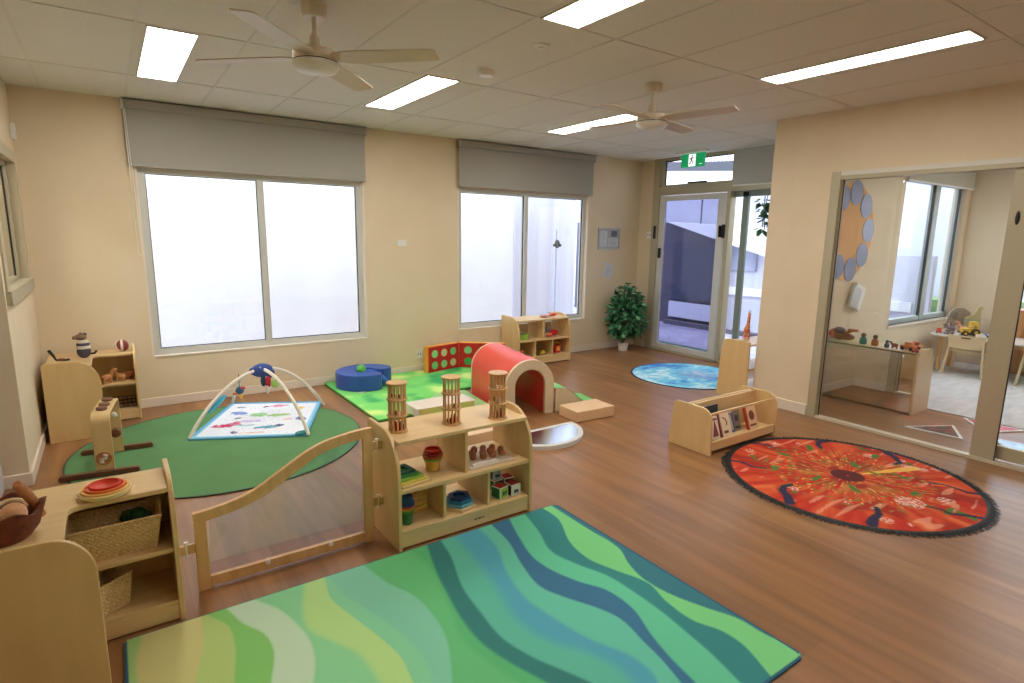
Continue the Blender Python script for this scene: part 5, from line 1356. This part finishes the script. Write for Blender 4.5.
def animal(label, loc, rz, cl, s=1., neck=.0, grp=None, name='wooden_animal'):
    t = thing(name, label, 'toy animal', loc, rz, grp); m_ = col('an%d%d%d' % cl, *cl)
    b = MB().ball((0, 0, .045*s), .028*s, 12, (1.5, .8, .9)); b.tube([(.03*s, 0, .055*s), (.045*s, 0, (.075+neck)*s)], [.013*s, .010*s], 8); b.ball((.056*s, 0, (.08+neck)*s), .013*s, 10, (1.5, .9, .9))
    b.build('body', m_, t, smooth=True)
    for (dx, dy) in ((.025, .012), (.025, -.012), (-.025, .012), (-.025, -.012)): MB().cyl((dx*s, dy*s, 0), .006*s, .035*s, 8).build('leg', m_, t)
    return t
animal('upright tan wooden animal on the middle board of the back corner shelf', (-.10, 5.86, .3255), .4, (204, 140, 88), 1.1, .02)
animal('pale wooden animal lying right on the middle board of the back corner shelf', (.0, 5.90, .3255), 2.6, (216, 160, 106), 1.0)
animal('small brown wooden animal at the back of the back corner shelf', (.05, 5.95, .3255), .2, (190, 120, 76), 1.0)
t = thing('wire_tray', 'dark wire tray on the bottom board of the back corner shelf', 'tray', (.0, 5.93, .0935))
b = MB()
for z in (.008, .04, .07): b.tube([(-.09, -.07, z), (.09, -.07, z), (.09, .07, z), (-.09, .07, z)], .003, 6, True)
for i in range(7): b.tube([(-.09+.03*i, -.07, .07), (-.09+.03*i, -.07, .008), (-.09+.03*i, .07, .008), (-.09+.03*i, .07, .07)], .002, 5)
b.build('wire_frame', M['dark'], t)

# ---- toys of the small shelf below the right window (origin 4.07, 5.71)
QX, QY = 4.07, 5.71
t = thing('toy_bowl', 'lime green plastic tub in the upper left bay of the window toy shelf', 'tub', (QX+.13, QY+.12, .3255))
MB().lathe([(0, 0), (.07, 0), (.085, .06), (.09, .075), (.082, .075), (.065, .01), (0, .01)], n=26).build('tub_body', col('lime_plastic', 150, 200, 70), t, smooth=True)
MB().ball((0, 0, .05), .05, 12, (1.2, 1, .6)).build('dark_filling', col('dim_grey', 92, 90, 96), t, smooth=True)
t = thing('plush_toy', 'red and grey plush in the upper right bay of the window toy shelf', 'soft toy', (QX+.60, QY+.14, .3255))
MB().ball((.04, -.02, .05), .05, 14, (1.3, .8, .8)).build('red_body', col('plush_red', 200, 30, 40, rough=.9), t, smooth=True)
MB().ball((-.03, .02, .09), .036, 12).build('head', col('plush_grey2', 150, 150, 150, rough=.9), t, smooth=True)
MB().ball((-.06, -.05, .03), .032, 12, (1.6, .8, .8)).build('pink_leg', col('plush_salmon', 230, 120, 90, rough=.9), t, smooth=True)
t = thing('red_lantern_toy', 'red lantern shaped toy with yellow face in the lower right bay of the window shelf', 'toy', (QX+.69, QY+.12, .1035))
MB().box(-.05, .05, -.04, .04, 0, .10).build('case', col('toy_red', 196, 34, 34), t, bevel=.012)
MB().box(-.028, .028, -.044, -.04, .03, .085).build('yellow_face', col('toy_amber', 244, 170, 70), t, bevel=.004)
MB().tube([(-.035, 0, .10), (-.035, 0, .13), (.035, 0, .13), (.035, 0, .10)], .007, 8).build('handle', col('toy_amber', 244, 170, 70), t, smooth=True)
animal('orange spotted toy giraffe in the lower left bay of the window toy shelf', (QX+.10, QY+.11, .1035), 2.6, (232, 130, 60), 1.3, .05, name='toy_giraffe')
def toy_car(label, loc, rz, cl, s=1., grp=None, cab=None):
    t = thing('toy_car', label, 'toy car', loc, rz, grp); m_ = col('car%d%d%d' % cl, *cl)
    MB().box(-.05*s, .05*s, -.024*s, .024*s, .012*s, .035*s).build('chassis', m_, t, bevel=.004*s)
    MB().box(-.03*s, .02*s, -.022*s, .022*s, .035*s, .062*s).build('cab', col('cab%d%d%d' % (cab or cl), *(cab or cl)), t, bevel=.005*s)
    for dx in (-.03, .03):
        for dy in (-.026, .020): MB().cyl((dx*s, dy*s, .014*s), .014*s, .006*s, 14, 'y').build('wheel', M['dark'], t)
    return t
toy_car('yellow toy car in the lower middle bay of the window shelf, right one', (QX+.45, QY+.10, .1035), .3, (226, 200, 70), .9)
toy_car('dark olive toy car in the lower middle bay of the window shelf, left one', (QX+.35, QY+.12, .1035), -.2, (110, 96, 50), .9)
t = thing('toy_boat', 'red and orange toy plane on top of the window toy shelf at the right end', 'toy', (QX+.66, QY+.17, .5775))
MB().ball((0, 0, .025), .025, 12, (2.6, .8, .8)).build('hull', col('toy_orange', 232, 96, 54), t, smooth=True)
MB().box(-.02, .03, -.09, .09, .035, .043).build('wing', col('toy_red', 196, 34, 34), t, bevel=.003)
MB().ball((-.02, 0, .045), .016, 10).build('pilot', col('toy_peach', 236, 176, 130), t, smooth=True)
t = thing('soft_fish', 'flat pinkish wooden toy lying left of the red plane on the window shelf', 'toy', (QX+.50, QY+.16, .5775))
MB().ball((0, 0, .018), .018, 12, (3.6, 2.2, 1)).build('body', col('rosy_wood', 190, 130, 116), t, smooth=True)
MB().prism([(.05, 0), (.09, -.03), (.09, .03)], 'z', .008, .022).build('fin', col('rosy_wood', 190, 130, 116), t)

# giraffe on the hidden shelf
t = thing('toy_giraffe', 'orange spotted toy giraffe standing above the tall panel by the exit door', 'toy animal', (5.50, 3.56, .574), -2.4)
gm_ = mottled('giraffe_spots', S(206, 84, 44), S(236, 178, 120), (60, 60, 60), .6, 0, 0., .48, .52)
MB().ball((0, 0, .10), .038, 14, (1.5, .8, .9)).tube([(.035, 0, .11), (.06, 0, .19), (.075, 0, .27)], [.024, .016, .013], 10).ball((.09, 0, .275), .018, 10, (1.6, .8, .8)).build('body', gm_, t, smooth=True)
for (dx, dy) in ((.035, .018), (.035, -.018), (-.035, .018), (-.035, -.018)): MB().cyl((dx, dy, 0), .009, .09, 8).build('leg', gm_, t, smooth=True)
MB().cyl((.07, .008, .28), .003, .03, 6).cyl((.07, -.008, .28), .003, .03, 6).build('horns', M['brown_wood'], t)
# ================================================================== PLAYROOM (through the glass)
# its windows
def plain_window_y(name, y, x0, x1, z0, z1, xm):
    f = MB()
    f.box(x0, x1, y, y+.06, z0, z0+.06).box(x0, x1, y, y+.06, z1-.06, z1).box(x0, x0+.06, y, y+.06, z0, z1).box(x1-.06, x1, y, y+.06, z0, z1).box(xm-.06, xm+.06, y-.01, y+.06, z0, z1)
    o = struct(f.build(name, mat('grey_green_frame', S(170, 180, 178), .4)))
    MB().box(x0+.06, xm-.06, y+.028, y+.032, z0+.06, z1-.06).build('pane', M['glass'], o, world=True)
    MB().box(xm+.06, x1-.06, y+.028, y+.032, z0+.06, z1-.06).build('pane', M['glass'], o, world=True)
    g_ = MB()
    for a in (x0+.06, xm-.068, xm+.06, x1-.068): g_.box(a, a+.008, y+.0, y+.03, z0+.06, z1-.06)
    g_.build('gasket', M['dark'], o, world=True)
    MB().box(x0-.02, x1+.02, y-.06, y, z0-.03, z0).build('sill', M['skirt'], o, world=True)
plain_window_y('window_4', 3.09, 7.55, 9.36, .62, 2.36, 8.55)
f = MB(); X = 9.52
for b in ((.9, .96), (1.72, 1.80), (2.56, 2.62)): f.box(X, X+.06, b[0], b[1], .62, 2.36)
f.box(X, X+.06, .9, 2.62, .62, .68).box(X, X+.06, .9, 2.62, 2.30, 2.36)
o = struct(f.build('window_5', M['alu_white'])); MB().box(X+.028, X+.032, .96, 2.56, .68, 2.30).build('pane', M['glass'], o, world=True)
t = thing('roller_blind', 'rolled up pale blind above the big window in the playroom', 'blind', (8.45, 3.0, 2.36))
MB().box(7.5, 9.42, 3.0, 3.004, 2.30, 2.66).build('fabric', mat('pale_blind', S(186, 178, 158), .8), t, world=True)
MB().cyl((7.5, 3.01, 2.66), .026, 1.92, 16, 'x').build('roller_tube', M['blind'], t, world=True, smooth=True)
MB().box(7.5, 9.42, 2.996, 3.008, 2.285, 2.303).build('bottom_rail', M['white'], t, world=True)
t = thing('roller_blind', 'pale blind over the end window of the playroom by the door handle', 'blind', (9.45, 1.75, 2.25))
MB().box(9.45, 9.455, .85, 2.4, 2.2, 2.66).build('fabric', mat('pale_blind2', S(186, 178, 166), .8), t, world=True)
MB().cyl((9.46, .85, 2.66), .024, 1.55, 16, 'y').build('roller_tube', M['blind'], t, world=True, smooth=True)
# wall wreath of foil discs
dm = mat('foil_disc', S(104, 110, 142), .4, .2)
t = thing('disc_wreath', 'orange board ring with nine slate blue discs on the playroom wall', 'wall decoration', (6.50, 3.045, 1.12))
MB().lathe([(.0, 0), (.50, 0), (.50, -.006), (.0, -.006)], (6.36, 3.045, 1.70), 48, 'y').build('orange_backing', mat('orange_paper', S(226, 172, 112), .8), t, world=True)
for k in range(9):
    a = pi/2-.12+2*pi*k/9
    MB().lathe([(0, 0), (.125, 0), (.125, -.004), (0, -.004)], (6.36+.385*cos(a), 3.036, 1.70+.40*sin(a)), 26, 'y').build('disc', dm, t, world=True)
t = thing('tilted_plaque', 'pale square plaque hung corner up below the disc wreath', 'wall decoration', (6.62, 3.045, .78))
MB().box(6.50, 6.72, 3.0, 3.045, .88, 1.14).rotate(.35, 'Y', (6.63, 0, .93)).build('plaque', M['white'], t, world=True, bevel=.003)
MB().box(6.48, 6.66, 2.996, 3.0, .90, 1.12).rotate(.35, 'Y', (6.57, 0, 1.01)).build('plaque_face', mat('foil_pale', S(196, 196, 206), .3, .5), t, world=True)
# carpet
o = MB().prism([(6.46, 3.03), (6.46, -1.6), (9.45, -1.6), (9.45, 3.03)], 'z', .0, .008).build('carpet', mottled('grey_carpet', S(192, 192, 194), S(208, 208, 208), (4, 14, 4), .95, .2)); tag(o, 'pale grey carpet on the playroom floor beyond the glass door', 'carpet')
# triangle floor mirrors
def tri(label, P, cl, cl2):
    P = [Vector((p[0], p[1], 0)) for p in P]; c = sum(P, Vector())/3
    t = thing('triangle_panel', label, 'panel', (c.x, c.y, 0), 0, 'triangular acrylic panels on the playroom floor')
    MB().prism([(p.x-c.x, p.y-c.y) for p in P], 'z', .001, .010).build('white_rim', M['white'], t)
    m_ = mottled('tri_%d' % cl[0], S(*cl), S(*cl2), (9, 9, 9), .12, 0, 2.)
    MB().prism([((p.x-c.x)*.82, (p.y-c.y)*.82) for p in P], 'z', .010, .0115).build('coloured_centre', m_, t)
tri('dark violet triangle panel with white rim on the playroom floor', [(5.64, 2.04), (6.05, 1.81), (5.68, 1.62)], (96, 62, 80), (130, 80, 80))
tri('bright pink triangle panel with white rim, partly behind the door stile', [(6.40, 1.86), (6.42, 1.40), (6.05, 1.58)], (236, 70, 126), (240, 110, 150))
tri('blue triangle panel with white rim behind the right glass leaf', [(5.93, 1.52), (5.99, 1.20), (5.62, 1.27)], (70, 130, 190), (130, 180, 216))
# toys on the mirror shelf
sz = .586
def peg_doll(label, loc, c1, c2, s=1.):
    t = thing('peg_doll', label, 'toy figure', loc, 0, 'peg figures on the mirror shelf')
    MB().lathe([(0, 0), (.026*s, 0), (.030*s, .02*s), (.026*s, .05*s), (.014*s, .062*s), (0, .062*s)], n=16).build('body', col('pd%d%d%d' % c1, *c1), t, smooth=True)
    MB().ball((0, 0, .078*s), .02*s, 14).build('head', col('pd%d%d%d' % c2, *c2), t, smooth=True)
peg_doll('teal peg figure, left of the three standing on the mirror shelf', (6.2, 2.71, sz), (44, 112, 104), (120, 84, 60), 1.15)
peg_doll('orange brown peg figure in the middle on the mirror shelf', (6.2, 2.60, sz), (176, 88, 48), (96, 60, 44), 1.1)
peg_doll('slate blue low peg figure right of the orange one on the mirror shelf', (6.2, 2.49, sz), (86, 96, 112), (70, 84, 100), .75)
animal('dark red toy animal beside the blue peg figure on the mirror shelf', (6.2, 2.42, sz), 1.6, (150, 60, 50), .75)
t = thing('toy_pile', 'heap of brown and orange wooden animals left on the mirror shelf', 'toy', (6.22, 2.93, sz))
b = MB().ball((6.22, 2.95, sz+.06), .07, 14, (1, 1.2, .8)).ball((6.22, 2.88, sz+.045), .05, 12, (1, 1.6, .7)); b.build('brown_animal', col('pile_brown', 150, 92, 62), t, world=True, smooth=True)
MB().ball((6.18, 2.94, sz+.11), .045, 12, (1, 1.3, .8)).build('grey_animal', col('pile_grey', 120, 110, 116), t, world=True, smooth=True)
MB().ball((6.19, 3.0, sz+.07), .05, 12, (1, 1, 1)).build('orange_animal', col('pile_orange', 208, 110, 62), t, world=True, smooth=True)
MB().tube([(6.2, 2.90, sz+.07), (6.2, 2.86, sz+.10), (6.2, 2.82, sz+.12)], .016, 8).box(6.18, 6.22, 2.77, 2.86, sz+.11, sz+.135).build('wooden_handle', M['terracotta'], t, world=True)
toy_car('orange wooden car at the right end of the mirror shelf', (6.22, 2.31, sz), 1.4, (206, 110, 60), 1.3, 'wooden cars at the right end of the mirror shelf', (226, 150, 96))
toy_car('tan wooden car behind the orange one on the mirror shelf', (6.33, 2.30, sz), 1.7, (224, 160, 108), 1.2, 'wooden cars at the right end of the mirror shelf', (190, 80, 50))
toy_car('red brown wooden car left of the orange one on the mirror shelf', (6.15, 2.22+.0, sz), 1.5, (176, 76, 50), .6, 'wooden cars at the right end of the mirror shelf')
# toys on the play table
tz2 = .477
t = thing('toy_elephant', 'grey cut-out elephant standing at the back of the playroom table', 'toy animal', (8.96, 2.80, tz2), -.9)
el = [(-.2, 0), (-.2, .2), (-.16, .3), (-.05, .36), (.08, .36), (.16, .30), (.2, .2), (.24, .06), (.21, .04), (.17, .12), (.14, .14), (.13, 0), (.07, 0), (.05, .1), (-.08, .1), (-.1, 0)]
MB().prism([(-p[0]*.66, p[1]*.86) for p in el], 'y', -.02, .02).build('body', col('eleph', 138, 126, 112), t, bevel=.006)
MB().ball((-.05, -.024, .21), .045, 12, (1, .2, 1.2)).build('ear', col('eleph2', 120, 110, 100), t, smooth=True)
t = thing('toy_giraffe', 'yellow and grey toy giraffe beside the elephant on the playroom table', 'toy animal', (8.98, 2.66, tz2), -.9)
MB().prism([(-.09, 0), (-.09, .19), (-.03, .22), (.01, .25), (.03, .33), (.07, .35), (.10, .32), (.07, .29), (.08, .17), (.09, 0), (.05, 0), (.04, .11), (-.04, .11), (-.05, 0)], 'y', -.02, .02).build('body', col('gir_y', 176, 164, 116), t, bevel=.006)
MB().box(-.08, .06, -.024, -.02, .13, .18).build('patches', col('gir_g', 150, 160, 140), t)
def tractor(label, loc, rz, cl, s=1.):
    t = thing('toy_tractor', label, 'toy vehicle', loc, rz); m_ = col('tr%d%d' % cl[:2], *cl)
    MB().box(-.08*s, .09*s, -.035*s, .035*s, .04*s, .09*s).build('body', m_, t, bevel=.006)
    MB().box(-.07*s, .0, -.033*s, .033*s, .12*s, .17*s).box(-.07*s, -.06*s, -.03*s, .03*s, .09*s, .12*s).box(-.01*s, 0, -.03*s, .03*s, .09*s, .12*s).build('cab', m_, t, bevel=.004)
    for (dx, r) in ((-.045, .045), (.065, .032)):
        for sg in (-1, 1):
            w_ = MB().cyl((dx*s, sg*.045*s-.01*s, r*s), r*s, .02*s, 18, 'y').build('wheel', M['dark'], t, smooth=True)
            MB().cyl((dx*s, sg*.045*s-.0115*s, r*s), r*s*.45, .023*s, 12, 'y').build('hub', m_, w_)
tractor('yellow toy tractor with black wheels on the near edge of the playroom table', (8.66, 2.585, tz2), 2.4, (206, 170, 56), 1.05)
toy_car('bright red toy car at the left end of the playroom table', (8.60, 2.88, tz2), .4, (206, 40, 40), 1.0)
toy_car('grey and black toy truck between the red car and the tractor', (8.58, 2.77, tz2), -.6, (150, 146, 136), 1.0, None, (90, 90, 90))
animal('purple grey toy animal in front of the elephant', (8.80, 2.82, tz2), 2.0, (110, 90, 110), 1.2)
animal('peach toy animal in front of the cut-out giraffe', (8.78, 2.68, tz2), 2.0, (214, 140, 110), 1.3, .03)
toy_car('white toy car right of the yellow tractor', (8.70, 2.36, tz2), 1.0, (216, 210, 206), 1.1)
# wooden cabinet and low sideboard at the far end
t = thing('wooden_cabinet', 'tan wooden cabinet against the end wall of the playroom behind the table', 'cabinet', (9.28, 2.1, 0))
MB().box(9.14, 9.48, 1.85, 2.52, .009, .80).build('carcass', M['terracotta'], t, world=True, bevel=.004)
MB().box(9.125, 9.14, 1.87, 2.18, .05, .78).build('door', col('tan_door', 196, 138, 90), t, world=True)
MB().box(9.125, 9.14, 2.19, 2.50, .05, .78).build('door', col('tan_door', 196, 138, 90), t, world=True)
t = thing('toy_shelf', 'long pale shelf with dark contents behind the playroom table', 'shelf', (9.3, 0.6, 0))
MB().box(9.15, 9.48, -.4, 1.7, .009, .05).box(9.15, 9.48, -.4, 1.7, .55, .58).box(9.15, 9.48, -.42, -.4, .009, .58).box(9.15, 9.48, 1.7, 1.72, .009, .58).build('carcass', M['birch_pale'], t, world=True)
MB().box(9.46, 9.48, -.4, 1.7, .05, .55).build('back_board', M['birch_pale'], t, world=True)
for i in range(4):
    cr = thing('storage_tub', ['olive green', 'dark grey', 'brown', 'pale green'][i]+' storage tub in the long playroom shelf', 'tub', (9.3, -.1+i*.45, .051))
    MB().box(-.12, .12, -.17, .17, 0, .012).box(-.12, -.11, -.17, .17, .012, .26).box(.11, .12, -.17, .17, .012, .26).box(-.11, .11, -.17, -.16, .012, .26).box(-.11, .11, .16, .17, .012, .26).build('tub_body', col('tub%d' % i, *[(120, 120, 60), (70, 70, 66), (110, 80, 56), (140, 160, 110)][i]), cr)
    MB().box(-.13, .13, -.18, .18, .26, .272).build('rim', col('tubrim%d' % i, *[(130, 130, 66), (84, 84, 80), (124, 92, 66), (150, 170, 120)][i]), cr)
chair('pale bentwood child chair half hidden behind the door stile', (8.55, 1.80, .009), -pi/2)

for i, (dx, dy, cl, lb) in enumerate(((8.55, 2.66, (226, 224, 222), 'small white toy block near the elephant on the playroom table'), (8.62, 2.47, (236, 214, 190), 'small peach toy block at the wheels of the yellow tractor'), (8.62, 2.28, (190, 60, 60), 'small red toy block right of the tractor on the playroom table'), (8.88, 2.45, (90, 120, 160), 'small blue toy block at the back of the playroom table'))):
    o = MB().box(-.03, .03, -.022, .022, 0, .035).rotate(i*.8, 'Z').build('toy_block', col('tb%d' % i, *cl), bevel=.003); o.location = (dx, dy, tz2); tag(o, lb, 'toy', 'small toys on the playroom table')
